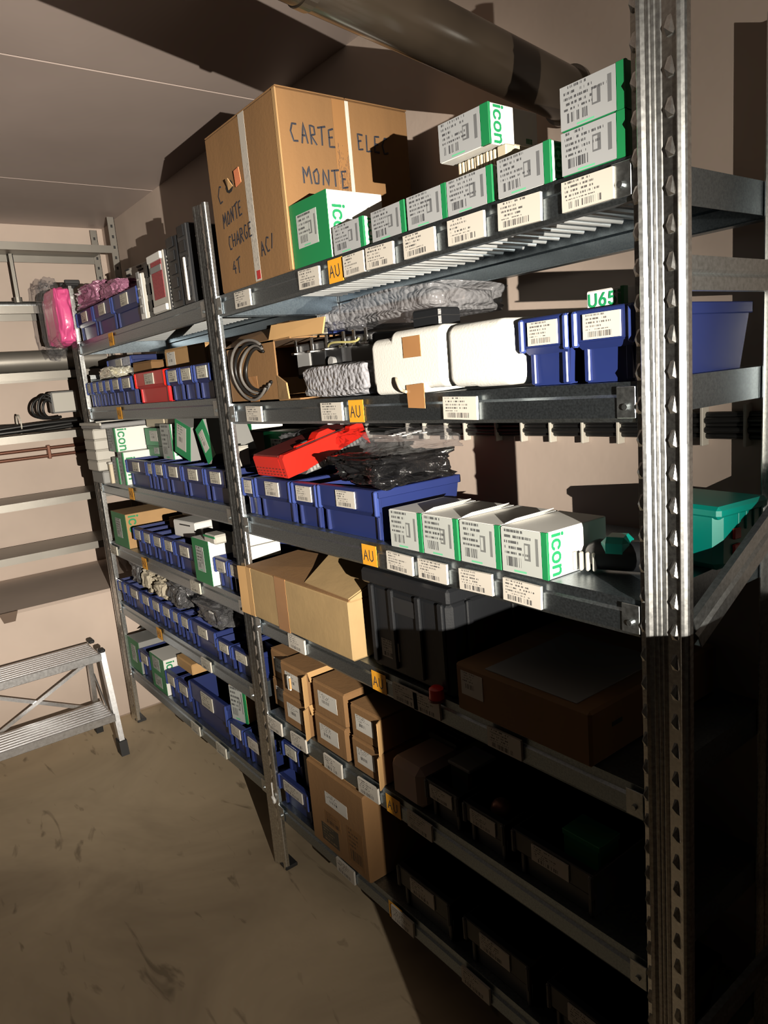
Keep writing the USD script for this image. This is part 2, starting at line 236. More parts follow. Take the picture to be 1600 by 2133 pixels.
# ------------------------------------------------------------------ the galvanised rack
XA, XB, XC_, DEP, HT = 0.0, 1.352, 2.767, .40, 2.0
Z1 = [1.758, 1.468, 1.153, .852, .544, .237]; Z2 = [1.763, 1.486, 1.167, .885, .601, .286]
rack = thing('shelving_rack', 'galvanised slotted-post shelving rack two bays long against the side wall', 'shelving rack')
def front_profile(s=1):
    p = [(.037, -.036), (.037, -.003), (.035, 0), (.0232, 0), (.0226, .0088), (.0215, .0098), (.0180, .0080), (.0130, .0035), (.0116, .0002), (.0112, .0050), (.0104, .0056), (.0084, .0047), (.0060, .0026), (.0052, .0004), (.0048, .0038), (.0040, .0043), (.0022, .0033), (.0002, .0013), (-.0004, .0002), (-.0008, .0024), (-.0016, .0028), (-.0050, .0012), (-.0066, .0), (-.0285, 0),
         (-.0292, .0052), (-.0302, .0058), (-.0330, .0040), (-.0360, .0012), (-.0372, -.0015), (-.0372, -.010)]
    return [(x, y * s) for x, y in p]
def tab(x, z, w=.0125, h=.025, d=.0060, s=1, y0=0.0):
    """a pressed tongue: narrow and flush above, standing out and lipped below"""
    pts = [(x - w * .15, y0, z + h * .6), (x + w * .3, y0, z + h * .55), (x + w * .5, y0, z - h * .25), (x - w * .5, y0, z - h * .2), (x + w * .42, y0 + s * d, z - h * .05), (x - w * .1, y0 + s * d * .9, z - h * .3), (x - w * .42, y0 + s * d * .55, z - h * .42), (x + w * .3, y0 + s * d * .5, z - h * .45)]
    return trimesh.convex.convex_hull(np.array(pts))
for xi, X0 in enumerate((XA, XB, XC_)):
    for back in (0, 1):
        s = -1 if back else 1; y0 = -DEP + .001 if back else 0
        m = extr_z([(X0 + x, y0 + y) for x, y in front_profile(s)], .0018, 0.004, HT)
        post = obj('post', m, 'galvanised_bright', rack)
        tabs = [tab(X0 + dx, z, s=s, y0=y0) for z in np.arange(.04, HT - .02, .045) for dx in (.0292, -.0180)]
        if xi == 0 and not back:
            for t in tabs: obj('punched_tab', t, 'galvanised_bright', post)
        else: obj('punched_tabs', tabs, 'galvanised_bright', post, kind='stuff')
        if xi == 2 and not back: obj('end_cap', [rbox(X0 - .042, X0 + .042, -.042, .012, HT - .002, HT + .012, .003), rbox(X0 - .046, X0 - .036, -.046, .016, HT + .004, HT + .022, .003), rbox(X0 + .036, X0 + .046, -.046, .016, HT + .004, HT + .022, .003)], 'rubber_black', post)
        obj('foot', rbox(X0 - .04, X0 + .04, min(y0 - s * .038, y0 + s * .004), max(y0 - s * .038, y0 + s * .004), 0, .012, .002), 'dark_grey_plastic', post)
# side frames: struts across and a diagonal
def strut(x, y0, z0, y1, z1, w=.042):
    d = np.array([0, y1 - y0, z1 - z0]); L = np.linalg.norm(d); d /= L; nrm = np.array([0, -d[2], d[1]])
    prof = [(-w / 2, .010), (-w / 2, 0), (-w * .12, 0), (0, .004), (w * .12, 0), (w / 2, 0), (w / 2, .010)]
    m = trimesh.creation.extrude_polygon(LineString(prof).buffer(.001, cap_style=2, join_style=2), L, engine='earcut')
    return axes(m, nrm, (1, 0, 0), d, (x, y0, z0))
for X0 in (XA, XB, XC_):
    for z in (1.602, .40): obj('side_strut', strut(X0 - .020, -.035, z, -DEP + .035, z), 'galvanised', rack)
    if X0 < 2: obj('diagonal_brace', strut(X0 - .032, -.03, 1.112, -DEP + .03, 1.282, .05), 'galvanised', rack)
    if X0 > 2: obj('diagonal_brace', strut(X0 - .014, -.03, .335, -DEP + .03, .60, .04), 'galvanised', rack)
def shelf(x0, x1, zt, ribs):
    path = [(-.020, -.0535), (-.003, -.0545), (0, -.049), (0, -.0205), (-.0045, -.0165), (-.0045, 0), (-.3955, 0), (-.3955, -.0165), (-.400, -.0205), (-.400, -.049), (-.397, -.0545), (-.380, -.0535)]
    m = [extr_x([(y - .001, z + zt - .0008) for y, z in path], .0016, x0 + .040, x1 - .040)]
    for xx in (x0 + .041, x1 - .041): m.append(box(xx - .0008, xx + .0008, -.39, -.008, zt - .052, zt - .001))
    sh = obj('shelf', m, 'galvanised_dark', rack)
    for xb in (x0 + .052, x1 - .052):                       # the corner plates that hook into the posts
        obj('corner_bracket', [rbox(xb - .015, xb + .015, .0005, .003, zt - .05, zt - .006, .001), cyl((xb, .002, zt - .034), (xb, .007, zt - .034), .0045, 8)], 'galvanised', sh)
    if ribs:
        k = int((x1 - x0 - .12) / .0615)
        for i in range(k):
            xc = x0 + .075 + i * .0615; a = (-.024, .0), (-.376, .0)
            p = [(xc + dx, 0 if abs(dx) > .0175 else -.0062 * (math.sin(PI * (abs(dx) - .010) / .0075) ** .7 if .010 < abs(dx) < .0175 else .15)) for dx in np.linspace(-.018, .018, 37)]
            m = trimesh.creation.extrude_polygon(Polygon(p), .35, engine='earcut'); m = axes(m, (1, 0, 0), (0, 0, 1), (0, -1, 0), (0, -.025, zt - .0017))
            obj('rib', m, 'rib_zinc', sh)
    return sh
SH1 = [shelf(XA, XB, z, i < 2) for i, z in enumerate(Z1)]; SH2 = [shelf(XB, XC_, z, i < 2) for i, z in enumerate(Z2)]
def slip(sh, x, z, w=.084, h=.038, m='slip', drop=0.0, rot=0.0):
    b, uv = slab(x, z - .029 - drop, w, h, .0008, .0055, rot); obj('price_slip', b, m, sh, uv=uv)
def au(sh, x, z):
    t = obj('orange_tag', rbox(x - .027, x + .027, .0008, .0022, z - .053, z - .006, .0005), 'orange_card', sh)
    m = axes(hand('AU', .024, .017, .0013, seed=int(x * 100)), (-1, 0, 0), (0, 0, 1), (0, 1, 0), (x + .021, .0024, z - .042)); obj('pen_writing', m, 'pen_ink', sh)
for i, xsx in enumerate(([1.153, .831, .661, .576, .460, .342, .227, .104], [1.165, .793, .383], [.593, .490, .371, .260], [1.075, .612, .541, .322], [1.268, 1.129, .953, .795, .60], [.945, .70, .45])):
    for j, x in enumerate(xsx): slip(SH1[i], x, Z1[i], w=.07 if (i, j) == (0, 2) else .084, h=.040, rot=random.uniform(-.03, .03))
for i, x in enumerate((.731, .703, .703, .711, .699, .73)): au(SH1[i], x, Z1[i])
for i, xsx in enumerate(([], [], [], [2.66, 1.75], [1.75], [1.95, 1.72])):
    for x in xsx: slip(SH2[i], x, Z2[i], w=.08, m='slip_dirty')
for i, x in enumerate((2.265, 2.30, 2.305, 2.275, 2.22)): au(SH2[i], x, Z2[i])

# ------------------------------------------------------------------ duct under the ceiling, fittings of the far wall
DX, DZ, DR = .460, 2.032, .050
t = thing('ventilation_duct', 'dark round metal duct crossing the aisle below the ceiling', 'duct', (DX, YW, DZ), rx=-math.radians(82.5))
def ring(r0, r1, z0, z1, n=40): return trimesh.creation.revolve(np.array([(r0, z0), (r1, z0), (r1, z1), (r0, z1), (r0, z0)]), sections=n)
obj('pipe', ring(DR - .002, DR, .008, 2.10, 48), 'duct_metal', t, smooth=40)
obj('wall_collar', ring(DR - .001, DR + .007, .008, .018), 'duct_metal', t)
for z in (.62, 1.3): obj('seam_ring', ring(DR - .001, DR + .0025, z, z + .02), 'duct_metal', t)

t = thing('metal_shelf_unit', 'beige metal shelf unit standing along the far end wall behind the rack', 'shelf unit')
UX0, UX1, UY0, UY1 = 3.2, 3.52, -.36, 1.62
for x in (UX0, UX1 - .02):
    for y in (UY0, 1.05, UY1):
        ang = [box(x - .002, x + .033, y - .030, y - .028, .64, 2.40), box(x - .002, x, y - .030, y + .004, .64, 2.40)] if x == UX0 else [box(x - .002, x + .02, y - .030, y - .028, .64, 2.40), box(x - .002, x, y - .030, y + .004, .64, 2.40)]
        up = obj('upright', ang, 'wall_shelf_metal', t)
        obj('slot_holes', [box(x - .0028, x - .0018, y - .018, y - .008, z, z + .014) for z in np.arange(.7, 2.38, .05)], 'rubber_black', up, kind='stuff')
for zt in (2.263, 1.977, 1.672, 1.382, 1.066, .812):
    p = [(-.30, -.034), (-.305, -.034), (-.305, 0), (.005, 0), (.005, -.034), (0, -.034)]
    m = extr_x([(a, b) for a, b in p], .0016, 0, UY1 - UY0); m = axes(m, (0, 1, 0), (1, 0, 0), (0, 0, 1), (UX1 - .02, UY0, zt)); m.invert()
    sh = obj('shelf', m, 'wall_shelf_metal', t)
obj('support_strut', [box(3.30, 3.304, .078, .096, 2.02, 2.23), box(3.30, 3.31, .078, .081, 2.02, 2.23)], 'wall_shelf_metal', t)
obj('support_bracket', [cyl((3.302, .087, 2.005), (3.302, .087, 2.03), .018, 10)], 'wall_shelf_metal', t)

t = thing('steel_tube', 'thick dull steel tube lying on a shelf at the far wall', 'tube', (3.33, -.28, 1.673 + .057), rx=-PI / 2)
obj('pipe', ring(.048, .052, 0, 1.8), 'wall_shelf_metal', t, smooth=40); obj('joint_sleeve', ring(.0505, .055, .50, .56), 'wall_shelf_metal', t, smooth=40)
t = thing('steel_tube', 'thinner blue-grey steel tube under the second shelf at the far wall', 'tube', (3.40, -.28, 1.977 + .026), rx=-PI / 2)
obj('pipe', ring(.018, .022, 0, 1.8), 'galvanised', t, smooth=40); obj('end_cap', ring(.0, .0235, -.004, .01), 'galvanised', t)
t = thing('cable_bundle', 'thick bundle of black cables lying on a shelf at the far wall', 'cables')
for k in range(9):
    a = k * 2.399; r = .012 + .011 * math.sqrt(k); y = np.linspace(-.30, 1.5, 26); ph = RNG.uniform(0, 6, 2)
    obj('cable', tube(np.c_[3.31 + r * 1.3 * np.cos(a + y * .9) + .012 * np.sin(5 * y + ph[0]), y, 1.383 + .013 + np.abs(.016 + .014 * np.sin(a + y * 1.4) + .006 * np.sin(7 * y + ph[1]))], .0095, 8), 'cable_black', t, smooth=True)
for y in (-.1, .18, .5): obj('cable_tie', axes(ring(.046, .048, 0, .006, 20), (1, 0, 0), (0, 0, 1), (0, -1, 0), (3.31, y, 1.383 + .050)), 'nylon_tie', t)
t = thing('junction_box', 'grey electrical junction box with looping cables on the cable shelf', 'junction box', (3.27, -.03, 1.470))
obj('case', rbox(-.035, .035, -.060, .060, 0, .105, .006), 'grey_plastic', t); obj('cover', rbox(-.041, -.035, -.055, .055, .006, .099, .003), 'light_grey_plastic', t)
for k, (y, r) in enumerate(((.075, .05), (.088, .065), (.066, .038))):
    obj('cable', tube(spline([(-.02, .050, .07 - .012 * k), (-.025, y + r * .5, .085 - .01 * k), (-.03, y + r, .03), (-.02, y + r * .6, -.012), (0, .02, -.018)], 24), .0065, 8), 'cable_black', t, smooth=True)
t = thing('copper_pipes', 'pair of thin copper pipes clipped along the far wall', 'pipes')
for z in (1.292, 1.252): obj('pipe', cyl((3.53, -.40, z), (3.53, 1.6, z), .009, 12), 'copper_pipe', t, smooth=40)
for y in (.02, .6): obj('pipe_clip', rbox(3.519, 3.549, y - .009, y + .009, 1.236, 1.308, .003), 'copper_pipe', t)
obj('rag', trimesh.smoothing.filter_taubin(box(0, 0.01, 0, .01, 0, .01), iterations=1) if False else plate((2.838, .40, .645), (2.838, .475, .645), (2.842, .46, .60), (2.842, .415, .60), .006), 'rag', None, label='small dark rag hanging over the ledge of the low wall', cat='rag')

# step stool
t = thing('step_stool', 'two-tread aluminium folding step stool in front of the low wall', 'step stool', (0, 0, 0))
YR, YL = .146, .66
def tread(x0, x1, z, name):
    o = obj(name, [rbox(x0, x1, YR + .012, YL - .012, z - .012, z, .002), rbox(x0 - .004, x0 + .004, YR + .008, YL - .008, z - .034, z + .001, .002), rbox(x1 - .004, x1 + .004, YR + .008, YL - .008, z - .030, z, .002)], 'aluminium', t)
    k = 7
    for i in range(k):
        xx = x0 + .016 + i * (x1 - x0 - .032) / (k - 1); obj('tread_rib', rbox(xx - .0055, xx + .0055, YR + .018, YL - .018, z - .001, z + .0035, .0015), 'aluminium', o)
    return o
tread(2.500, 2.685, .182, 'lower_tread'); tread(2.565, 2.755, .442, 'upper_tread')
for y in (YR, YL):
    s = 1 if y == YR else -1; lab = None
    lg = obj('front_leg', plate((2.470, y, .02), (2.512, y, .02), (2.612, y, .452), (2.570, y, .452), .022), 'aluminium', t)
    obj('rubber_foot', plate((2.458, y, .0), (2.518, y, .0), (2.524, y, .062), (2.470, y, .062), .034), 'rubber_black', lg)
    lg = obj('rear_leg', plate((2.775, y + s * .02, .02), (2.805, y + s * .02, .02), (2.752, y + s * .02, .43), (2.722, y + s * .02, .43), .020), 'aluminium', t)
    obj('rubber_foot', plate((2.768, y + s * .02, .0), (2.815, y + s * .02, .0), (2.808, y + s * .02, .05), (2.766, y + s * .02, .05), .030), 'rubber_black', lg)
    obj('side_stay', plate((2.585, y + s * .012, .165), (2.60, y + s * .012, .185), (2.735, y + s * .012, .30), (2.72, y + s * .012, .28), .006), 'aluminium', t)
    for xx in (2.58, 2.745): obj('end_cap', rbox(xx - .018, xx + .018, y - .012, y + .012, .442, .458, .004), 'rubber_black', t)
obj('cross_brace', plate((2.752, YR + .03, .345), (2.752, YR + .03, .362), (2.772, YL - .03, .128), (2.772, YL - .03, .110), .005), 'aluminium', t)
obj('cross_brace', plate((2.758, YL - .03, .345), (2.758, YL - .03, .362), (2.778, YR + .03, .128), (2.778, YR + .03, .110), .005), 'aluminium', t)

# cable trunk along the side wall, with ties
t = thing('cable_bundle', 'black cable run strapped along the side wall under the second shelf', 'cables')
for k in range(5): obj('cable', tube([(x, YW + .008 + .006 * (k % 2), 1.342 + .0105 * k + .0022 * math.sin(4 * x + k)) for x in np.linspace(-.6, 2.6, 34)], .0062, 7), 'cable_black', t, smooth=True)
for x in (1.42, 1.25, 1.052, .978, .889, .815, .703, .62, .533, .444, .354, .171, .09): obj('cable_tie', rbox(x - .0028, x + .0028, YW + .001, YW + .024, 1.325, 1.402, .0008), 'nylon_tie', t)

# ------------------------------------------------------------------ builders for the stock
def bin_parts(W, D, H, color='blue_plastic', edge='blue_edge', div=2, slipm='slip', sw=None):
    def f(t):
        b, tp, th = .014, .004, .0026; y1, y0 = -.016, -D + .004
        xo, xi = W / 2 - tp, W / 2 - b
        O = [(-xi, y0 + b, 0), (xi, y0 + b, 0), (xi, y1 - .004, 0), (-xi, y1 - .004, 0)]; T = [(-xo, y0, H), (xo, y0, H), (xo, y1, H), (-xo, y1, H)]
        m = [box(-xi, xi, y0 + b, y1 - .004, .001, .005)]
        for i in range(4):
            j = (i + 1) % 4; a, bb, c, d = np.array(O[i]), np.array(O[j]), np.array(T[j]), np.array(T[i]); nrm = np.cross(bb - a, d - a); nrm /= np.linalg.norm(nrm)
            m.append(hexa([a, bb, bb - nrm * th, a - nrm * th, d, c, c - nrm * th, d - nrm * th]))
        for sx in (-1, 1):                                   # vertical ribs beside the recessed front
            m.append(rbox(sx * (xi - .004) - .005, sx * (xi - .004) + .005, y1 - .010, y1 + .0035, .002, H * .6, .002))
        obj('body', m, color, t)
        r = .005; W2 = W / 2 - .0012; rim = [rbox(-W2, W2, -D, -D + r, H - .018, H, .0015), rbox(-W2, -W2 + r, -D, -.004, H - .018, H, .0015), rbox(W2 - r, W2, -D, -.004, H - .018, H, .0015)]
        obj('rim', rim, color, t)
        obj('front_rail', [rbox(-W2 + .003, W2 - .003, y1 - .002, -.003, H * .56, H, .002), plate((-W2 + .004, -.004, H * .57), (W2 - .004, -.004, H * .57), (W2 - .01, y1 + .002, H * .47), (-W2 + .01, y1 + .002, H * .47), .002)], color, t)
        for sx in (-1, 1): obj('corner_tab', rbox(sx * (W2 - .005) - .005, sx * (W2 - .005) + .005, -.010, .0015, H * .5, H - .001, .003), edge, t)
        for i in range(div):
            yy = -D + (i + 1) * D / (div + 1.2); obj('divider', box(-xi + .001, xi - .001, yy - .001, yy + .001, .006, H * .86), color, t)
        w = sw or min(.075, W * .58); s_, uv = slab(0, H * .765, w, H * .34, -.003, .003); obj('label_slip', s_, slipm, t, uv=uv)
    return f
def bin_(x0, x1, z, label, group, D=.30, H=.108, y=-.004, color='blue', div=2, rz=0.0, slipm='slip_dirty', sw=None):
    lo, hi = (.0405, 1.3115) if x1 < 1.36 else (1.3925, 2.7265)
    x0, x1 = max(x0, lo), min(x1, hi)
    W = round(x1 - x0, 3); ck = dict(blue=('blue_plastic', 'blue_edge'), red=('red_plastic', 'red_case'), black=('black_plastic', 'dark_grey_plastic'))[color]
    return inst(('bin', W, D, H, color, div, slipm, sw), bin_parts(W, D, H, *ck, div, slipm, sw), 'storage_bin', label, 'bin', ((x0 + x1) / 2, y, z + .0005), rz, group)
def module_box(W, D, H, pale=False, lift=0.0, word='icon', strip=.012, wordh=None, side='white_card', full_green=False, slipw=None, foot=False, top='white_card', grey_front=False):
    """printed carton of a control module: slip on the front, green edge, lettered white side"""
    def f(t):
        obj('carton', rbox(-W / 2, W / 2, -D, 0, 0, H, .0015), side, t)
        if full_green:
            obj('green_front', rbox(-W / 2, W / 2, -.0005, .0009, .0, H, .0004), 'green_card' if full_green is True else full_green, t)
            w, h = (slipw or (W * .55, H * .55)); b, uv = slab(.0 + .008, H * .55, w, h, .0009, .0008); obj('front_slip', b, 'box_print_pale' if not pale else 'white_slip', t, uv=uv)
        else:
            b, uv = slab(strip / 2, H / 2, W - strip - .001, H - .002, 0, .0008); obj('front_slip', b, 'box_print_pale' if pale else 'box_print', t, uv=uv)
            obj('green_edge', rbox(-W / 2 - .0004, -W / 2 + strip, -.004, .0009, 0, H, .0004), 'green_card', t)
        if word:
            hh = wordh or H * .34; m = text_side_down(word, hh, -W / 2 - .0002, 0, 0); lo, hi = m.bounds
            m.apply_translation((0, -.010 - hi[1], H / 2 + lift - (lo[2] + hi[2]) / 2)); obj('side_lettering', m, 'green_ink', t)
            if not full_green and H < .1: obj('small_print', [rbox(-W / 2 - .0007, -W / 2 + .001, -D + .016 + .004 * i, -D + .0185 + .004 * i, .010, .018, .0002) for i in range(4)], 'green_ink', t)
    return f
def carton_parts(W, D, H, m='kraft', tape=None, slip=None, side_slip=None, flap=False, tape_m='pack_tape'):
    def f(t):
        obj('body', rbox(-W / 2, W / 2, -D, 0, 0, H, .004), m, t)
        obj('top_flap', [rbox(-W / 2 + .001, W / 2 - .001, -D / 2 + .001, -.002, H - .0005, H + .0025, .001), rbox(-W / 2 + .001, W / 2 - .001, -D + .002, -D / 2 - .001, H - .0005, H + .0025, .001)], m, t)
        if tape is not None: obj('tape', [rbox(tape - .022, tape + .022, -.01, .0007, 0, H + .001, .0003), rbox(tape - .022, tape + .022, -D * .98, .0007, H + .002, H + .0032, .0003)], tape_m, t)
        if slip: b, uv = slab(slip[0], slip[1], slip[2], slip[3], 0, .0009); obj('label_slip', b, slip[4] if len(slip) > 4 else 'white_slip', t, uv=uv)
    return f
def crumple(rx, ry, rz, seed, amp=.25, sub=4, freq=2.2, sq=.55, flat=None):
    """a creased bag: squarish ellipsoid with ridged folds"""
    m = trimesh.creation.icosphere(sub, 1.0); v = m.vertices; d = np.sign(v) * np.abs(v) ** sq; d /= np.maximum(np.abs(d).max(1, keepdims=True), 1e-9) ** .5
    nz = meshkit.fbm(v * freq + 9.1, 4, seed); rd = 1 - np.abs(2 * meshkit.noise(v * freq * 2.1 + 3.3, seed + 5) - 1); s = 1 + amp * (2 * nz - 1) + amp * .6 * (rd - .6)
    v2 = d * s[:, None] * [rx, ry, rz]; v2[:, 2] -= v2[:, 2].min()
    if flat: v2[:, 2] = np.maximum(v2[:, 2], flat) - flat
    m = trimesh.Trimesh(v2, m.faces, process=False); return m
def bag(name, label, cat, loc, r, seed, mtl, rz=0.0, amp=.25, group=None, freq=2.2, inner=None, rx=0.0, ry=0.0, tag_=None):
    t = thing(name, label, cat, loc, rz, group, rx, ry); obj('film', crumple(*r, seed, amp, freq=freq), mtl, t, smooth=50)
    if inner:
        k = inner[0]; m = crumple(r[0] * k, r[1] * k, r[2] * k, seed + 40, .3); m.apply_translation((0, 0, r[2] * (1 - k) * .5)); obj('contents', m, inner[1], t, smooth=50)
    if tag_: obj('white_tag', rbox(tag_[0] - .018, tag_[0] + .018, tag_[1] - .002, tag_[1] + .002, tag_[2] - .012, tag_[2] + .012, .001), 'white_plastic', t)
    return t
ORD = ['first', 'second', 'third', 'fourth', 'fifth', 'sixth', 'seventh', 'eighth', 'ninth', 'tenth', 'eleventh']
LVL = ['top', 'second', 'third', 'fourth', 'fifth', 'bottom']

# ------------------------------------------------------------------ near bay, top shelf
z = Z1[0]
t = thing('cardboard_box', 'tall brown carton with handwritten CARTE ELEC MONTE beside the middle post', 'box', (1.095, -.004, z + .001))
W, D, H = .372, .372, .384
obj('body', rbox(-W / 2, W / 2, -D, 0, 0, H, .004), 'kraft', t); obj('edge_fold', rbox(-W / 2 - .0006, -W / 2 + .012, -.003, .0008, .002, H - .002, .0003), 'kraft_light', t)
obj('top_flap', [rbox(-W / 2, W / 2, -D / 2 + .001, -.001, H, H + .003, .001), rbox(-W / 2, W / 2, -D, -D / 2 - .001, H, H + .003, .001)], 'kraft', t)
b, uv = slab(-.022, H / 2, .030, H - .004, 0, .0006); obj('front_tape', b, 'tape_print', t, uv=uv[:, ::-1])
obj('side_tape', rbox(-W / 2 - .0011, -W / 2, -.194, -.184, H * .17, H * .99, .0002), 'white_tape', t)
b, uv = slab_x(-.166, H * .58, .036, H * .82, -W / 2, .0006); obj('side_tape_brown', b, 'tape_brown', t, uv=uv[:, ::-1])
b, uv = slab_x(-.168, H * .20, .040, H * .16, -W / 2, .0008); obj('side_tape', b, 'tape_print', t, uv=uv[:, ::-1])
for s_, w_, h_, x_, z_, sl in (('C', .026, .040, .140, .215, 0), ('MONTE', .018, .034, .128, .155, .12), ('CHARGE', .018, .032, .112, .098, .1), ('4T', .020, .034, .105, .036, .05), ('AC/', .020, .034, -.052, .052, .2)):
    obj('handwriting', axes(hand(s_, h_, w_, .0019, 3 + len(s_), sl), (-1, 0, 0), (0, 0, 1), (0, 1, 0), (x_, .0010, z_)), 'pen_ink', t)
for s_, w_, h_, y_, z_ in (('CARTE', .020, .040, -.030, .275), ('ELEC', .020, .036, -.212, .278), ('MONTE', .021, .036, -.052, .190)):
    obj('handwriting', axes(hand(s_, h_, w_, .0021, 9 + len(s_), -.02), (0, -1, 0), (0, 0, 1), (-1, 0, 0), (-W / 2 - .0011, y_, z_)), 'pen_ink', t)
obj('torn_hole', axes(trimesh.creation.cylinder(radius=.020, height=.0012, sections=9), (1, 0, 0), (0, 0, .75), (0, 1, 0), (.075, .0004, .243)), 'rubber_black', t)
obj('torn_tab', plate((.078, .002, .235), (.050, .004, .238), (.054, .014, .256), (.074, .010, .258), .002), 'kraft_light', t)
obj('peach_sticker', plate((.035, .003, .232), (.004, .004, .236), (.006, .006, .270), (.034, .005, .268), .002), 'peach_tag', t)
obj('red_mark', rbox(-.036, -.018, .0009, .0016, .006, .026, .0002), 'red_print', t)
inst(('mbig',), module_box(.152, .145, .136, word='icon', wordh=.030, full_green='green_card', slipw=(.082, .070)), 'module_box', 'bright green and white module carton with icon lettering before the tall brown carton', 'box', (.832, -.010, z + .001))
row = [(.6925, 'first module box from the tall brown carton along the top shelf edge'), (.565, 'second module box from the tall brown carton along the top shelf edge'), (.4525, 'third module box from the tall brown carton along the top shelf edge'), (.3465, 'module box under the beige connector module, top shelf edge'), (.2265, 'module box between the beige module and the stacked pair by the near post')]
for x, l in row: inst(('m', .104), module_box(.104, .115, .058), 'module_box', 'small white ' + l, 'box', (x, -.004 - .01 * ((x * 37) % 1), z + .001), random.uniform(-.03, .03), 'module boxes along the near top shelf')
inst(('m2', 1), module_box(.104, .12, .0580, strip=.014, side='green_card', word=None), 'module_box', 'lower white and green module box of the stacked pair by the near post', 'box', (.101, -.006, z + .001), 0, 'stacked module boxes')
inst(('m2', 1), module_box(.104, .12, .0580, strip=.014, side='green_card', word=None), 'module_box', 'upper white and green module box of the stacked pair by the near post', 'box', (.100, -.006, z + .0596), .008, 'stacked module boxes')
for zz in (z + .001, z + .0596): pass
t = thing('connector_module', 'beige plug-in module with ribbed connector lying between module boxes', 'module', (.352, -.052, z + .0598))
obj('case', rbox(-.058, .055, -.115, -.018, 0, .036, .003), 'beige_plastic', t)
for i in range(12):
    xx = .050 - i * .0072; obj('terminal_rib', rbox(xx - .0024, xx + .0024, -.019, .004 - .001 * (i % 3), .003, .033, .001), 'beige_plastic', t)
obj('front_block', rbox(-.056, -.036, -.02, .002, .001, .035, .002), 'beige_plastic', t)
for yy in (-.045, -.075): obj('socket', rbox(-.0595, -.057, yy - .007, yy + .007, .010, .024, .001), 'rubber_black', t)
inst(('m3',), module_box(.116, .12, .062, strip=.018, word='icon', wordh=.022), 'module_box', 'white module box lettered icon lying on top of the beige connector module', 'box', (.372, -.032, z + .0975), .02)

# ------------------------------------------------------------------ near bay, second shelf
z = Z1[1]
def open_box(t, W, D, H, m='kraft', th=.004):
    for a in ((-W / 2, W / 2, -th, 0), (-W / 2, W / 2, -D, -D + th), (-W / 2, -W / 2 + th, -D + th, -th), (W / 2 - th, W / 2, -D + th, -th)): obj('side_panel', box(*a, 0, H), m, t)
    obj('bottom_panel', box(-W / 2, W / 2, -D, 0, .0, th), m, t)
t = thing('cardboard_box', 'open brown carton lying on its side with cables hanging from it', 'box', (1.125, -.006, z + .001))
W, D, H = .37, .245, .148
obj('body', [box(-W / 2 + .10, W / 2, -.004, 0, 0, H), box(W / 2 - .004, W / 2, -D, 0, 0, H), box(-W / 2, W / 2, -D, -D + .004, 0, H), box(-W / 2, W / 2, -D, 0, 0, .004), box(-W / 2 + .02, W / 2, -D, 0, H - .004, H)], 'kraft', t)
obj('open_flap', plate((-W / 2 + .10, -.001, .002), (-W / 2 + .10, -.001, H * .42), (-W / 2 + .035, .012, .042), (-W / 2 + .022, .016, .004), .004), 'kraft_light', t)
obj('open_flap', plate((-W / 2 + .12, .0, H), (-W / 2 - .11, -.01, H - .006), (-W / 2 - .11, -.02, H + .030), (-W / 2 + .12, -.012, H + .036), .004), 'kraft_inside', t)
obj('open_flap', plate((W / 2, .0, H), (-W / 2 + .125, .0, H), (-W / 2 + .13, -.05, H + .036), (W / 2, -.05, H + .030), .004), 'kraft', t)
obj('tape', rbox(W / 2 - .165, W / 2 - .115, -.001, .0007, .001, H * .45, .0003), 'pack_tape', t)
for k in range(4):
    r = .052 + .008 * k; cx = -.005 + .012 * k; th = np.linspace(.9, 5.6, 26)
    obj('hanging_cable', tube(np.c_[cx + r * 1.35 * -np.cos(th), .006 + .004 * np.sin(th * 2 + k) + .002 * k, .082 + r * np.sin(th)], .0038, 7), 'cable_grey' if k % 2 else 'cable_black', t, smooth=True)
bin_(1.15, 1.31, z + .0, 'blue storage bin hidden behind the open carton on the second shelf', None, D=.12, H=.2, y=-.265)
t = thing('circuit_chassis', 'dark metal electronics chassis with tabs and wires inside the bubble wrap', 'electronics', (.865, -.058, z + .050))
obj('case', rbox(-.165, .165, -.17, 0, 0, .082, .004), 'dark_grey_plastic', t)
for x in (.12, .05, -.02): obj('front_panel', rbox(x - .030, x + .030, -.002, .005, .008, .064, .002), 'black_plastic' if x < .1 else 'grey_plastic', t)
for x in (.15, .075, .01, -.06, -.10, -.145): obj('metal_tab', [rbox(x - .005, x + .005, .002, .006, .060, .094, .001), rbox(x - .007, x + .007, .002, .016, .058, .063, .001)], 'screw_zinc', t)
obj('wire', tube(spline([(.0, .008, .066), (-.04, .013, .072), (-.09, .009, .068), (-.12, .006, .074)], 18), .0028, 6), 'cable_yellow', t, smooth=True)
obj('knob', cyl((-.015, .0, .03), (-.015, .016, .032), .011, 14), 'grey_plastic', t)
bag('bubble_wrap', 'crumpled grey bubble wrap bulging over the second shelf edge beside the open carton', 'bubble wrap', (.785, -.042, z + .002), (.130, .050, .033), 11, 'bubble_film', amp=.16, freq=1.1)
bag('bubble_wrap', 'loose sheet of clear bubble wrap heaped on the chassis under the top shelf', 'bubble wrap', (.70, -.17, z + .149), (.20, .12, .030), 23, 'bubble_film_thin', amp=.2, freq=1.2)
t = thing('power_adapter', 'small black block lying on the white foam under the top shelf', 'adapter', (.500, -.060, z + .1195), .1)
obj('case', rbox(-.036, .036, -.03, .03, 0, .034, .004), 'black_plastic', t); obj('lid_line', rbox(-.0385, .0385, -.0305, .0305, .018, .020, .0005), 'rubber_black', t)
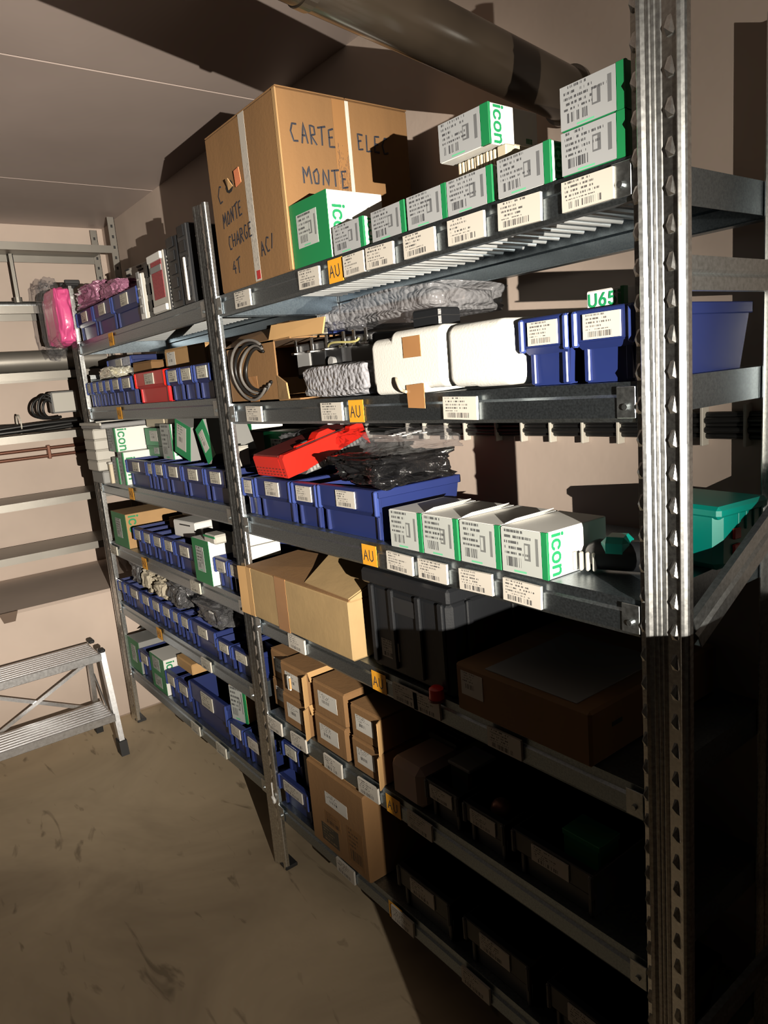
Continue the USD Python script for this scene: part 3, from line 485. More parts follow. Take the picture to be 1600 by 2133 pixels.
def foam(name, label, x0, x1, h, seed, lobes):
    t = thing(name, label, 'foam packing', ((x0 + x1) / 2, .012, z + .001)); w = x1 - x0; ms = []
    hull = m3.Manifold.hull
    for (a, b, zz0, zz1, r) in lobes:
        pts = [(xx, yy, q) for xx in (a + r, b - r) for yy in (-.11 + r, -r) for q in (zz0 + r, zz1 - r)]
        ms.append(m3.Manifold.batch_hull([m3.Manifold.sphere(r, 20).translate(p) for p in pts]))
    m = ms[0]
    for q in ms[1:]: m = m + q
    obj('foam_block', m, 'white_foam', t, smooth=35); return t
t = foam('foam_packing', 'white moulded foam block with brown tape in front of the second shelf', .405, .640, .107, 1, [(-.1175, .105, .008, .108, .018), (-.1175, .04, .020, .118, .016), (-.06, .095, -.010 + .010, .03, .010)])
obj('brown_tape', plate((-.055, .0008, .066), (-.005, .0008, .066), (-.005, .0008, .104), (-.055, .0008, .104), .0012), 'pack_tape', t)
obj('brown_tape', plate((-.060, .004, -.028), (-.012, .004, -.026), (-.008, .002, .016), (-.058, .002, .018), .0016), 'pack_tape', t)
obj('taped_cable', tube(spline([(.02, .004, .03), (.005, .010, .016), (.0, .008, .008), (-.012, .006, .004)], 14), .0032, 7), 'cloth_beige', t, smooth=True)
foam('foam_packing', 'white moulded foam block with rounded lobe beside the blue bins', .252, .403, .11, 2, [(-.04, .0755, .006, .112, .018), (-.066, .05, .030, .112, .020), (-.0755, .03, .004, .062, .020)])
G = 'blue bins beside the near post on the second shelf'
bin_(.152, .250, z, 'blue storage bin with label between the white foam and the corner bin', G, D=.335, H=.105, slipm='slip')
bin_(.026, .148, z, 'blue storage bin on the second shelf against the near post', G, D=.335, H=.105, slipm='slip')
t = thing('module_box', 'small white carton with green U65i lettering standing in a blue bin', 'box', (.1085, -.028, z + .008), .0)
obj('carton', rbox(-.036, .027, -.05, 0, .028, .124, .002), 'white_card', t); obj('lettering', text_front('U65i', .018, .025, .0002, .101, True), 'green_ink', t); obj('green_edge', rbox(-.0365, -.031, -.01, .0006, .028, .124, .0003), 'green_card', t)

# ------------------------------------------------------------------ near bay, third shelf
z = Z1[2]; G = 'blue bins of the near bay on the third shelf'
bin_(1.236, 1.316, z, 'narrow blue bin beside the middle post on the third shelf', G, D=.25, H=.108, slipm='slip')
bin_(1.036, 1.232, z, 'wide blue bin under the red case on the third shelf', G, D=.25, H=.112, slipm='slip', sw=.072)
bin_(.910, 1.032, z, 'blue bin between two wider bins under the red case', G, D=.25, H=.112, slipm='slip', sw=.070)
bin_(.668, .907, z, 'widest blue bin holding black bags beside the white module boxes', G, D=.25, H=.114, slipm='slip', sw=.075)
inst(('gt', 1), module_box(.26, .075, .19, word=None, full_green='green_bright', slipw=(.15, .12), pale=True), 'module_box', 'large green carton with white slip behind the red case', 'box', (1.55, -.285, Z2[2] + .0015))
bag('plastic_bag', 'crumpled grey plastic bag beside the middle post behind the red case', 'bag', (1.255, -.20, z + .115), (.050, .06, .045), 31, 'smoke_film', amp=.3)
# the red case: a wedge-shaped moulding with ribbed grey flank, tipped over on the bins
def prism_y(poly, y0, y1, m=None):
    q = trimesh.creation.extrude_polygon(Polygon(poly), y1 - y0, engine='earcut'); return axes(q, (1, 0, 0), (0, 0, 1), (0, -1, 0), (0, y1, 0))
def prism_x(poly, x0, x1):
    """(y, z) outline drawn along x"""
    q = trimesh.creation.extrude_polygon(Polygon(poly), x1 - x0, engine='earcut'); return axes(q, (0, 1, 0), (0, 0, 1), (1, 0, 0), (x0, 0, 0))
t = thing('red_drive_unit', 'red plastic drive unit with ribbed grey flank tipped over on the blue bins', 'electronic unit', (1.12, -.006, z + .1165), 0, None, math.radians(-13))
w = .083
obj('housing', [prism_x([(0, .004), (0, .056), (-.008, .064), (-.19, .064), (-.198, .055), (-.215, .055), (-.222, .066), (-.262, .066), (-.272, .0), (-.25, .026), (-.06, .004)], -w, -w + .022), rbox(-w + .02, w, -.262, 0, .002, .058, .004)], 'red_case', t, smooth=30)
obj('top_cover', rbox(-w + .028, w - .004, -.25, -.004, .057, .062, .002), 'red_grille', t)
for i in range(9):
    x = -w + .012 + i * .0175; obj('vent_slot', [rbox(x - .0055, x + .0055, -.001, .0006, q, q + .0028, .0003) for q in (.010, .018, .026)], 'red_grille', t)
obj('handle', [prism_x([(-.11, .058), (-.125, .074), (-.135, .080), (-.165, .080), (-.178, .070), (-.185, .058)], -w + .018, -w + .052), rbox(-w + .020, -w + .040, -.19, -.06, .058, .068, .003)], 'red_case', t, smooth=30)
obj('handle_groove', rbox(-w + .014, -w + .018, -.20, -.055, .058, .0655, .0005), 'rubber_black', t)
obj('latch', rbox(-w + .024, -w + .034, -.098, -.082, .067, .071, .001), 'dark_grey_plastic', t)
fl = obj('grey_flank', prism_x([(-.05, -.004), (-.062, .005), (-.25, .027), (-.262, .010), (-.24, -.002), (-.10, -.006)], -w - .001, -w + .04), 'flank_dark', t)
for i in range(17):
    y = -.070 - i * .0107; zz = .006 + (y + .07) * -.118; obj('flank_rib', rbox(-w - .0045, -w, y - .0036, y + .0036, zz - .010, zz + .001, .001), 'mid_grey', fl)
obj('handle_clip', rbox(-w - .002, -w + .004, -.145, -.108, .005, .011, .001), 'screw_zinc', t)
bag('plastic_bag', 'shiny black antistatic bags spilling over the widest blue bin', 'bag', (.765, -.125, z + .1155), (.10, .105, .030), 45, 'black_film', amp=.42, freq=1.8)
t = bag('plastic_bag', 'flat smoky clear bag lying over the edge of the widest blue bin', 'bag', (.72, -.150, z + .182), (.065, .085, .022), 52, 'clear_film', amp=.4, freq=2.0)
for k in range(9): obj('foil_patch', rbox(.02 - .012 * (k % 3) * 1.6, .033 - .012 * (k % 3) * 1.6, .02 - .03 * (k // 3), .034 - .03 * (k // 3), .036 + .003 * (k % 2), .039 + .003 * (k % 2), .0005), 'white_plastic', t)
row = [(.575, .098, 'first white module box from the blue bins on the third shelf'), (.470, .098, 'second white module box from the blue bins on the third shelf'), (.363, .098, 'third white module box from the blue bins on the third shelf')]
G = 'white module boxes on the third shelf'
for x, w_, l in row: inst(('mw', .102), module_box(.102, .155, .080, pale=True), 'module_box', l, 'box', (x, -.004, z + .001), random.uniform(-.02, .02), G)
inst(('mw', .102), module_box(.102, .155, .080, pale=True), 'module_box', 'end white module box of the row, its white lettered side open to view', 'box', (.257, -.002, z + .001), -.015, G)
for i, x in enumerate((.523, .418, .310)):   # the loose lid flaps that stick up between the boxes
    obj('lid_flap', plate((x + .004, -.02, z + .0815), (x + .002, -.12, z + .0815), (x - .018, -.125, z + .092), (x - .016, -.025, z + .091), .0012), 'white_card', None, label=f'white lid flap standing up between the {ORD[i]} and {ORD[i + 1]} white module boxes', cat='lid flap', group='lid flaps of the white module boxes')
t = thing('power_tool', 'teal power tool case with red latches behind the near post', 'tool case', (.105, -.20, z + .001), -.12)
obj('case', rbox(-.085, .055, -.125, .0, .0, .104, .012), 'teal_plastic', t); obj('lid', rbox(-.088, .058, -.128, .003, .085, .106, .006), 'teal_plastic', t)
obj('foot_block', rbox(-.087, -.03, -.122, -.075, .0, .045, .006), 'black_plastic', t)
for zz in (.048, .022): obj('red_latch', rbox(-.0895, -.084, -.052, -.034, zz, zz + .018, .002), 'red_case', t)
for yy in (-.05, -.07, -.09, -.11): obj('case_rib', rbox(-.0875, -.084, yy - .003, yy + .003, .06, .09, .001), 'teal_plastic', t)
t = thing('cordless_drill', 'dark teal hand tool with pale grille beside the end white module box', 'power tool', (.175, -.10, z + .001), .35)
obj('motor_housing', axes(trimesh.creation.capsule(height=.07, radius=.026, count=[14, 14]), (0, 1, 0), (0, 0, 1), (1, 0, 0), (-.035, 0, .028)), 'black_plastic', t, smooth=40)
obj('teal_shell', rbox(-.05, -.005, -.026, .024, .018, .062, .009), 'teal_plastic', t)
for k in range(5): obj('grille_rib', rbox(.046 - k * .011, .052 - k * .011, .016, .026, .004, .036, .002), 'light_grey_plastic', t)

# ------------------------------------------------------------------ near bay, fourth shelf
z = Z1[3]
t = thing('cardboard_box', 'pale brown carton with raised lid flaps jutting out past the middle post', 'box', (1.050, .014, z + .001))
W, D, H = .524, .235, .150
obj('side_flap', plate((W / 2, -.002, .001), (W / 2 + .048, .004, .004), (W / 2 + .046, .004, H - .004), (W / 2, -.002, H - .001), .004), 'kraft_inside', t)
obj('body', rbox(-W / 2, W / 2, -D, 0, 0, H, .005), 'kraft_pale', t)
obj('front_flap', plate((W / 2, -.001, H), (-W / 2, -.001, H), (-W / 2 + .006, -.17, H + .035), (W / 2 - .05, -.15, H + .022), .004), 'kraft', t)
obj('lifted_flap', [plate((-.05, -.012, H + .004), (-W / 2 + .004, -.004, H + .003), (-W / 2 - .002, -.15, H + .058), (.01, -.16, H + .062), .004), plate((-W / 2, -.004, H), (-W / 2, -.15, H), (-W / 2 - .003, -.15, H + .054), (-W / 2, -.006, H + .004), .003)], 'kraft_pale', t)
obj('back_flap', plate((W / 2 - .02, -.16, H + .012), (-W / 2 + .02, -.17, H + .045), (-W / 2 + .02, -D - .001, H), (W / 2, -D - .001, H), .004), 'kraft', t)
obj('corner_fold', rbox(W / 2 - .026, W / 2 + .0008, -.004, .0009, .002, H - .002, .0004), 'kraft_inside', t)
obj('tape', rbox(.035, .095, -.002, .0008, .0, H, .0003), 'pack_tape', t)
t = thing('plastic_crate', 'black lidded plastic crate with paper slip beside the pale carton', 'crate', (.603, .0, z + .001))
W, D, H = .292, .37, .236
obj('tub', rbox(-W / 2 + .008, W / 2 - .008, -D + .008, -.008, 0, H - .03, .012), 'black_plastic', t); obj('lid', rbox(-W / 2, W / 2, -D, 0, H - .034, H, .006), 'black_plastic', t)
obj('lid_panel', rbox(-W / 2 + .03, W / 2 - .03, -D + .03, -.03, H - .001, H + .006, .004), 'black_plastic', t)
for x in (-W / 2 + .03, -.045, .045, W / 2 - .03): obj('crate_rib', rbox(x - .008, x + .008, -.009, -.001, .02, H - .035, .003), 'black_plastic', t)
obj('handle_recess', rbox(-.04, .04, -.009, -.004, H - .085, H - .05, .002), 'rubber_black', t)
for y in (-.06, -.19, -.31): obj('crate_rib', rbox(-W / 2 + .001, -W / 2 + .009, y - .008, y + .008, .02, H - .035, .003), 'black_plastic', t)
b, uv = slab(.065, .058, .062, .042, -.008, .0012); obj('label_slip', b, 'slip', t, uv=uv)
t = thing('red_button', 'small round red button on the shelf edge before the black crate', 'button', (.497, .012, z + .001)); obj('cap', trimesh.creation.revolve([(0, 0), (.014, 0), (.016, .004), (.015, .026), (.010, .030), (0, .030)], sections=20), 'red_case', t, smooth=40); obj('rim', ring(.0135, .0172, .0, .005, 20), 'red_grille', t)
t = thing('cardboard_box', 'low brown carton with grey paper on top beside the near post', 'box', (.283, .008, z + .001))
W, D, H = .315, .385, .098
obj('body', rbox(-W / 2, W / 2, -D, 0, 0, H, .005), 'kraft', t); obj('paper_sheet', rbox(-W / 2 + .035, W / 2 - .07, -.26, -.012, H, H + .002, .0005), 'grey_card', t)
b, uv = slab(W / 2 - .045, .062, .058, .048, 0, .0009); obj('label_slip', b, 'white_slip', t, uv=uv); obj('hand_hole', axes(rbox(-.014, .014, -.004, .004, 0, .0012, .0004), (0, -1, 0), (0, 0, 1), (-1, 0, 0), (-W / 2, -.07, .058)), 'rubber_black', t)

# ------------------------------------------------------------------ near bay, fifth shelf
z = Z1[4]; G = 'small brown cartons on the fifth shelf'
def small_carton(W, D, H, flap):
    def f(t):
        carton_parts(W, D, H, 'kraft', None, (W * .04, H * .52, W * .58, H * .48))(t)
        if flap: obj('side_flap', plate((-W / 2 + .002, -.001, .002), (-W / 2 + .002, -.001, H - .002), (-W / 2 - .009, .018, H - .002), (-W / 2 - .009, .018, .002), .003), 'kraft_inside', t)
        if flap == 2: obj('top_fold', plate((-W / 2, -.004, H + .002), (-W / 2, -D + .01, H + .002), (-W / 2 - .018, -D + .02, H - .018), (-W / 2 - .020, .0, H - .018), .003), 'kraft_inside', t)
    return f
for i, (x, w_, fl, h) in enumerate(((1.281, .115, 1, .090), (1.142, .142, 2, .093), (.964, .150, 0, .091), (.800, .126, 1, .086))):
    which = ('beside the middle post', 'with folded-out pale flaps', 'next to the dark end pair', 'nearest the pink carton')[i]
    for k, lv in enumerate(('lower', 'upper')):
        inst(('sc', w_, fl), small_carton(w_, .30, h, fl), 'cardboard_box', f'{lv} small brown carton of the stacked pair {which}, fifth shelf', 'box', (x - .004 * k, (-.040 if i == 0 else -.004) - .003 * k, z + .001 + k * (h + .003)), .01 * k, G)
t = thing('hook_tag', 'small white card hook stuck on a small brown carton', 'tag', (1.148, .003, z + .150)); obj('card', rbox(-.010, .004, -.001, .004, -.026, .016, .001), 'white_card', t); obj('tab', rbox(-.014, -.010, .0, .006, -.02, .012, .001), 'kraft_inside', t)
t = thing('paper_roll', 'pale pink paper-wrapped package with dark lid on the fifth shelf', 'package', (.650, .0, z + .001)); obj('wrap', rbox(-.058, .055, -.22, 0, 0, .100, .016), 'paper_pink', t, smooth=30); obj('dark_lid', rbox(-.050, .05, -.27, -.12, .098, .112, .004), 'dark_grey_plastic', t)
for k in range(8): obj('lid_slat', rbox(-.046, .046, -.262 + .016 * k, -.254 + .016 * k, .112, .116, .001), 'black_plastic', t)
G = 'black bins on the fifth shelf'
bin_(.475, .585, z, 'black storage bin next to the pink package on the fifth shelf', G, D=.30, H=.090, div=0, color='black', slipm='slip', sw=.07)
bin_(.345, .465, z, 'black storage bin in the middle of the three on the fifth shelf', G, D=.30, H=.090, div=0, color='black', slipm='slip', sw=.07)
bin_(.14, .33, z, 'black storage bin beside the near post on the fifth shelf', G, D=.30, H=.095, div=0, color='black', slipm='slip', sw=.085)
t = thing('grey_block', 'grey block standing in the black bin next to the pink package', 'block', (.53, -.06, z + .02)); obj('block', rbox(-.035, .03, -.08, 0, 0, .10, .006), 'dark_grey_plastic', t); obj('cap_plate', rbox(-.037, .032, -.082, .002, .094, .102, .002), 'grey_card', t)
t = thing('green_box', 'small dull green box in the black bin by the near post', 'box', (.20, -.05, z + .02)); obj('carton', rbox(-.04, .04, -.06, 0, 0, .098, .003), 'green_card', t); obj('lid_edge', rbox(-.041, .041, -.061, .001, .088, .099, .001), 'green_ink', t)
t = thing('round_fitting', 'small round brownish fitting in the middle black bin', 'fitting', (.405, -.06, z + .075)); obj('body', trimesh.creation.icosphere(2, .022), 'copper_pipe', t, smooth=True); obj('stem', cyl((0, 0, -.05), (0, 0, 0), .008), 'copper_pipe', t)

# ------------------------------------------------------------------ near bay, bottom shelf
z = Z1[5]
G = 'blue bins at the bottom beside the middle post'
bin_(1.130, 1.335, z, 'lower blue bin of the pile beside the middle post, bottom shelf', G, D=.30, H=.10, slipm='slip', sw=.11)
bin_(1.205, 1.325, z + .101, 'upper blue bin of the pile beside the middle post, bottom shelf', G, D=.26, H=.10, y=-.03)
t = thing('black_case', 'black upright case between the blue bins and the printed carton', 'case', (1.150, -.03, z + .102)); obj('body', rbox(-.03, .032, -.24, 0, 0, .13, .006), 'black_plastic', t); obj('front_ridge', rbox(-.02, .022, -.001, .003, .02, .11, .002), 'black_plastic', t)
t = thing('white_hook', 'small white plastic hook hanging at the foot of the middle post', 'hook', (1.318, .012, z + .004)); obj('stem', tube(spline([(.006, 0, .066), (.007, 0, .035), (.006, 0, .014)], 8), .0022, 6), 'white_plastic', t); obj('hook', tube(spline([(.010, 0, .010), (.004, .003, .018), (-.006, .003, .012), (-.002, .002, .004), (.008, .0, .003)], 14), .005, 8), 'white_plastic', t, smooth=True)
t = thing('cardboard_box', 'brown carton with dark printed patch and white slip on the bottom shelf', 'box', (.957, .008, z + .001))
W, D, H = .275, .36, .246
obj('body', rbox(-W / 2, W / 2, -D, 0, 0, H, .005), 'kraft', t); obj('top_flap', rbox(-W / 2 + .001, W / 2 - .001, -D / 2, -.012, H, H + .003, .001), 'kraft_light', t)
b, uv = slab(-.004, .165, .105, .036, 0, .0009); obj('label_slip', b, 'white_slip', t, uv=uv)
b, uv = slab(.042, .050, .082, .052, 0, .0008); obj('printed_patch', b, 'black_print', t, uv=uv)
b, uv = slab(-.082, .075, .070, .105, 0, .0006); obj('printed_text', b, 'carton_print', t, uv=uv); b, uv = slab(.022, .103, .075, .038, 0, .0006); obj('printed_text', b, 'carton_print', t, uv=uv)
G = 'black bins on the bottom shelf'
bin_(.53, .72, z, 'black storage bin beside the printed carton on the bottom shelf', G, D=.30, H=.11, color='black', slipm='slip', sw=.085)
bin_(.30, .49, z, 'black storage bin in the middle of the near bottom shelf', G, D=.30, H=.11, color='black', slipm='slip', sw=.085)
bin_(.07, .26, z, 'black storage bin against the near post on the bottom shelf', G, D=.30, H=.11, color='black', slipm='slip', sw=.085)

# ------------------------------------------------------------------ far bay, top shelf
z = Z2[0]; G = 'blue bins on the far top shelf'
for i, (a, b) in enumerate(((2.475, 2.715), (2.228, 2.468), (1.935, 2.22))): bin_(a, b, z, f'{("blue bin under the bright pink bag", "blue bin between the pink bag and the white box", "blue bin beside the white electronic card")[i]}, far top shelf', G, D=.28, H=.118, sw=.075)
t = thing('plastic_bag', 'bright pink plastic bag draped over the end of the far top shelf', 'bag', (2.765, .050, z - .018)); m = crumple(.115, .035, .115, 71, .18, freq=1.5); obj('film', m, 'pink_bag', t, smooth=50)
m = crumple(.055, .04, .155, 72, .25); m.apply_translation((.125, .0, -.045)); obj('clear_film', m, 'clear_film', t, smooth=50)
bag('plastic_bag', 'mauve transparent bag heaped on the far end bins beside the pink bag', 'bag', (2.565, -.10, z + .1195), (.135, .09, .040), 81, 'mauve_film', amp=.4, freq=1.8)
bag('plastic_bag', 'mauve transparent bag hanging below the white box on the far top shelf', 'bag', (2.285, -.07, z + .1195), (.098, .05, .030), 83, 'mauve_film', amp=.4, freq=1.8)
t = thing('white_device', 'white and grey device box with black clips lying on the far top bins', 'electronic unit', (2.235, -.135, z + .158), .1)
obj('case', rbox(-.075, .125, -.14, 0, 0, .085, .004), 'light_grey_plastic', t); obj('base_strip', rbox(-.07, .12, -.13, .004, -.012, .004, .002), 'white_plastic', t); obj('end_block', rbox(-.115, -.075, -.13, -.005, 0, .088, .003), 'white_plastic', t)
for x, zz in ((.105, .082), (.10, .062), (.0, .078), (-.01, .066)): obj('black_clip', rbox(x - .018, x + .018, .0, .005, zz - .006, zz, .001), 'rubber_black', t)
G = 'plug-in cards standing by the middle post'
def card(W, D, H, body, face, screws=4, pins=0, red=False):
    def f(t):
        obj('case', rbox(-W / 2, W / 2, -D, 0, 0, H, .003), body, t); obj('face_plate', rbox(-W / 2 + .001, W / 2 - .001, 0, .004, .002, H - .002, .001), face, t)
        for i in range(screws): obj('connector', rbox(-W * .28, W * .28, .004, .008, .02 + i * H / (screws + .3), .02 + i * H / (screws + .3) + H / (screws + 2.2), .001), 'grey_plastic' if face == 'white_plastic' else 'black_plastic', t)
        if pins: obj('terminal_pins', [cyl((-W / 2 - .003, -.008, .012 + k * (H - .024) / pins), (-W / 2 + .002, -.008, .012 + k * (H - .024) / pins), .0035, 8) for k in range(pins)], 'white_plastic', t, kind='stuff')
        if red:
            b, uv = slab(0, H * .55, W * .66, H * .62, .004, .0015); obj('red_board', b, 'pcb_red', t)
            obj('white_cap', rbox(-W * .42, W * .42, .002, .012, H * .86, H * .98, .002), 'white_plastic', t); obj('white_base', rbox(-W * .42, W * .42, .002, .012, .004, H * .13, .002), 'white_plastic', t); obj('grey_band', rbox(-W * .34, W * .34, .005, .009, H * .68, H * .78, .001), 'grey_plastic', t)
    return f
inst(('cA',), card(.045, .14, .150, 'light_grey_plastic', 'white_plastic', 5), 'plug_in_card', 'narrow white plug-in card next to the far top bins', 'electronic card', (1.905, -.01, z + .001), 0, G)
inst(('cB',), card(.052, .20, .178, 'black_plastic', 'black_plastic', 3), 'plug_in_card', 'black plug-in card between the white and the red cards', 'electronic card', (1.842, -.02, z + .001), 0, G)
inst(('cC',), card(.135, .19, .182, 'dark_grey_plastic', 'light_grey_plastic', 0, 14, True), 'plug_in_card', 'wide plug-in module showing a red circuit board', 'electronic card', (1.722, -.006, z + .001), 0, G)
inst(('cD',), card(.080, .20, .205, 'black_plastic', 'black_plastic', 5, 14), 'plug_in_card', 'tall black plug-in card with row of white terminals', 'electronic card', (1.60, -.012, z + .001), 0, G)
inst(('cE',), card(.070, .21, .222, 'black_plastic', 'dark_grey_plastic', 5), 'plug_in_card', 'tallest black plug-in card beside the middle post', 'electronic card', (1.512, -.012, z + .001), 0, G)
for k, x in enumerate((1.58, 1.50)): obj('white_strip', rbox(x - .004, x + .004, -.004, .002, z + .01, z + .13, .001), 'white_plastic', None, label=f'thin white strip standing {"between" if k == 0 else "beside"} the tall black plug-in cards', cat='strip') if k else None

# ------------------------------------------------------------------ far bay, second shelf
z = Z2[1]; G = 'blue bins on the far second shelf'
xsb = [(2.645, 2.725), (2.560, 2.642), (2.470, 2.556), (2.378, 2.466), (2.262, 2.374), (2.125, 2.258)]
for i, (a, b) in enumerate(xsb): bin_(a, b, z, f'{ORD[i]} blue bin from the end post on the far second shelf', G, D=.26, H=.104)
bin_(1.79, 2.09, z, 'red storage bin between blue bins on the far second shelf', None, D=.26, H=.108, color='red', sw=.085)
for i, (a, b) in enumerate(((1.670, 1.775), (1.555, 1.665), (1.425, 1.550))): bin_(a, b, z, f'{ORD[i]} blue bin after the red bin on the far second shelf', G, D=.26, H=.104, sw=.068)
bin_(2.40, 2.72, z + .106, 'large blue bin raised behind the row on the far second shelf', None, D=.14, H=.088, y=-.105)
bag('silver_bag', 'crumpled silver foil bag lying on the far second shelf bins', 'bag', (2.44, -.050, z + .1065), (.085, .040, .020), 91, 'silver_bag', amp=.4)
inst(('fb', 1), carton_parts(.16, .10, .050, 'kraft'), 'cardboard_box', 'small brown carton lying on blue bins beside the silver bag', 'box', (2.235, -.09, z + .1055), .12)
inst(('fb', 2), carton_parts(.30, .11, .075, 'kraft_light', None, (.10, .04, .06, .05)), 'cardboard_box', 'brown carton with white slip lying behind the red bin', 'box', (1.93, -.14, z + .110), .1)
inst(('fb', 3), carton_parts(.15, .10, .21, 'kraft', None, (.03, .15, .045, .08)), 'cardboard_box', 'upright brown carton behind the last bins by the middle post', 'box', (1.48, -.272, z + .001), 0)

# ------------------------------------------------------------------ far bay, third shelf
z = Z2[2]; G = 'blue bins on the far third shelf'
xsb = [(2.105, 2.34), (2.03, 2.10), (1.92, 2.025), (1.76, 1.915), (1.575, 1.755), (1.41, 1.57)]
for i, (a, b) in enumerate(xsb): bin_(a, b, z, f'{ORD[i]} blue bin from the lettered boxes on the far third shelf', G, D=.27, H=.106, sw=min(.07, (b - a) * .55))
G = 'grey-beige boxes at the end of the far third shelf'
for k in range(4): inst(('gb',), carton_parts(.150, .15, .041, 'light_grey_plastic'), 'grey_box', f'{("lowest", "second", "third", "topmost")[k]} box of the beige stack at the end post, far third shelf', 'box', (2.617, .048, z + .0545 + k * .0440), .0, G)
t = thing('grey_tray', 'long flat grey plastic tray lying on top of the beige stack', 'tray', (2.600, .050, z + .2315)); obj('base', rbox(-.19, .10, -.22, 0, 0, .020, .004), 'grey_plastic', t); obj('rim', [rbox(-.195, .105, -.004, .004, .014, .026, .002), rbox(.097, .105, -.22, 0, .014, .026, .002)], 'light_grey_plastic', t)
inst(('gb2',), carton_parts(.16, .15, .050, 'grey_card'), 'grey_box', 'flat grey carton under the beige stack at the end post', 'box', (2.600, .040, z + .001), 0, G)
t = thing('white_divider', 'pale upright strip between the beige stack and the lettered boxes', 'strip', (2.502, .016, z + .001)); obj('strip', rbox(-.010, .010, -.10, 0, 0, .088, .002), 'beige_plastic', t); obj('cap', rbox(-.012, .012, -.102, .002, .08, .09, .002), 'light_grey_plastic', t)
G = 'lettered module boxes on the far third shelf'
inst(('L1',), module_box(.066, .16, .110, word='icon', wordh=.034, strip=.02), 'module_box', 'white icon box at the foot of the stack by the beige strip', 'box', (2.450, .004, z + .001), 0, G)
inst(('L2',), module_box(.062, .17, .132, word='icon', wordh=.034, strip=.015), 'module_box', 'white icon box standing beside the first blue bin', 'box', (2.380, .000, z + .001), 0, G)
inst(('L3',), module_box(.100, .17, .096, word='icon', wordh=.034, strip=.02), 'module_box', 'upper white icon box on the stack by the beige strip', 'box', (2.452, .002, z + .134), 0, G)
G = 'green cartons on the far third shelf'
def green_carton(W, D, H, pale=True): return module_box(W, D, H, word=None, full_green='green_bright', slipw=(W * .4, H * .6), pale=True, side='grey_card')
inst(('g1',), green_carton(.21, .14, .070), 'green_box', 'green-fronted grey carton above the first far blue bin', 'box', (2.265, -.11, z + .1495), .0, G)
inst(('g2',), module_box(.22, .14, .041, word=None, full_green='green_card', slipw=(.05, .025), side='grey_card'), 'green_box', 'dark green carton just above the first far blue bin', 'box', (2.255, -.11, z + .1075), 0, G)
inst(('g3',), module_box(.100, .13, .130, word='Modi', wordh=.034, strip=.002, side='white_card', pale=True), 'module_box', 'grey carton lettered Modi standing in the far blue bins', 'box', (2.045, -.075, z + .108), 0, None)
inst(('g4',), module_box(.120, .15, .122, word=None, full_green='green_bright', slipw=(.070, .085), pale=True, side='grey_card'), 'green_box', 'green carton with tall white slip leaning in the far blue bins', 'box', (1.872, -.062, z + .126), .05, G, 0, -.28)
inst(('g5',), module_box(.072, .15, .130, word=None, full_green='green_bright', slipw=(.035, .07), pale=True, side='grey_card'), 'green_box', 'green carton slanting beside the middle post in the far bins', 'box', (1.625, -.062, z + .125), .05, G, 0, .50)
inst(('g6',), module_box(.20, .12, .055, word=None, full_green='green_card', slipw=(.03, .03), side='white_card', pale=True), 'green_box', 'white carton lying high on the green cartons by the middle post', 'box', (1.74, -.222, z + .203), 0, None)
inst(('g7',), carton_parts(.06, .06, .06, 'light_grey_plastic'), 'grey_box', 'small grey block in the last far blue bin by the middle post', 'box', (1.475, -.05, z + .1075), .2)
inst(('be', 1), carton_parts(.20, .15, .038, 'beige_plastic'), 'beige_box', 'long flat beige box topmost on the far third shelf', 'box', (2.270, -.12, z + .222), 0, 'flat beige boxes')
inst(('be', 2), carton_parts(.12, .15, .036, 'beige_plastic'), 'beige_box', 'short flat beige box next to the white carton on top', 'box', (2.095, -.12, z + .222), 0, 'flat beige boxes')

# ------------------------------------------------------------------ far bay, fourth shelf
z = Z2[3]; G = 'blue bins on the far fourth shelf'
inst(('or',), module_box(.195, .34, .148, word='ico', wordh=.040, lift=.030, full_green='green_card', slipw=(.07, .085), side='kraft_light'), 'module_box', 'large green carton with light brown side lettered ico, far fourth shelf', 'box', (2.560, -.006, z + .001), 0)
for i, (a, b) in enumerate(((2.275, 2.38), (2.165, 2.270), (2.048, 2.160), (1.932, 2.043), (1.745, 1.927))): bin_(a, b, z, f'{ORD[i]} blue bin from the large green carton on the far fourth shelf', G, D=.30, H=.106)
inst(('nb',), module_box(.135, .12, .150, word='n', wordh=.06, full_green='green_card', slipw=(.06, .085)), 'module_box', 'green module carton with big letter between bins on the far fourth shelf', 'box', (1.660, .004, z + .001), 0)
for i, (a, b) in enumerate(((1.485, 1.59), (1.372, 1.480))): bin_(a, b, z, f'{("blue bin after the green letter carton", "blue bin hidden against the middle post")[i]} on the far fourth shelf', G, D=.30, H=.10, slipm='slip')
t = thing('white_module', 'white module lying across the blue bins of the far fourth shelf', 'module', (1.94, -.055, z + .108), .1); obj('case', rbox(-.085, .08, -.10, 0, 0, .062, .004), 'white_plastic', t); obj('side_plug', rbox(.078, .115, -.07, -.02, .0, .034, .003), 'light_grey_plastic', t); obj('front_print', rbox(-.05, .03, .0, .0008, .046, .051, .0002), 'dark_grey_plastic', t); obj('clip', rbox(-.105, -.083, -.06, -.02, .015, .04, .002), 'white_plastic', t)
inst(('kb',), carton_parts(.13, .06, .040, 'kraft_inside'), 'cardboard_box', 'small bare cardboard box in the far fourth shelf bins', 'box', (2.13, -.10, z + .1085), .1)
t = thing('grey_case', 'dark grey case behind the small cardboard box, far fourth shelf', 'case', (2.15, -.17, z + .108)); obj('body', rbox(-.10, .10, -.10, 0, 0, .055, .006), 'dark_grey_plastic', t); obj('lid', rbox(-.103, .103, -.103, .003, .042, .056, .004), 'grey_plastic', t)
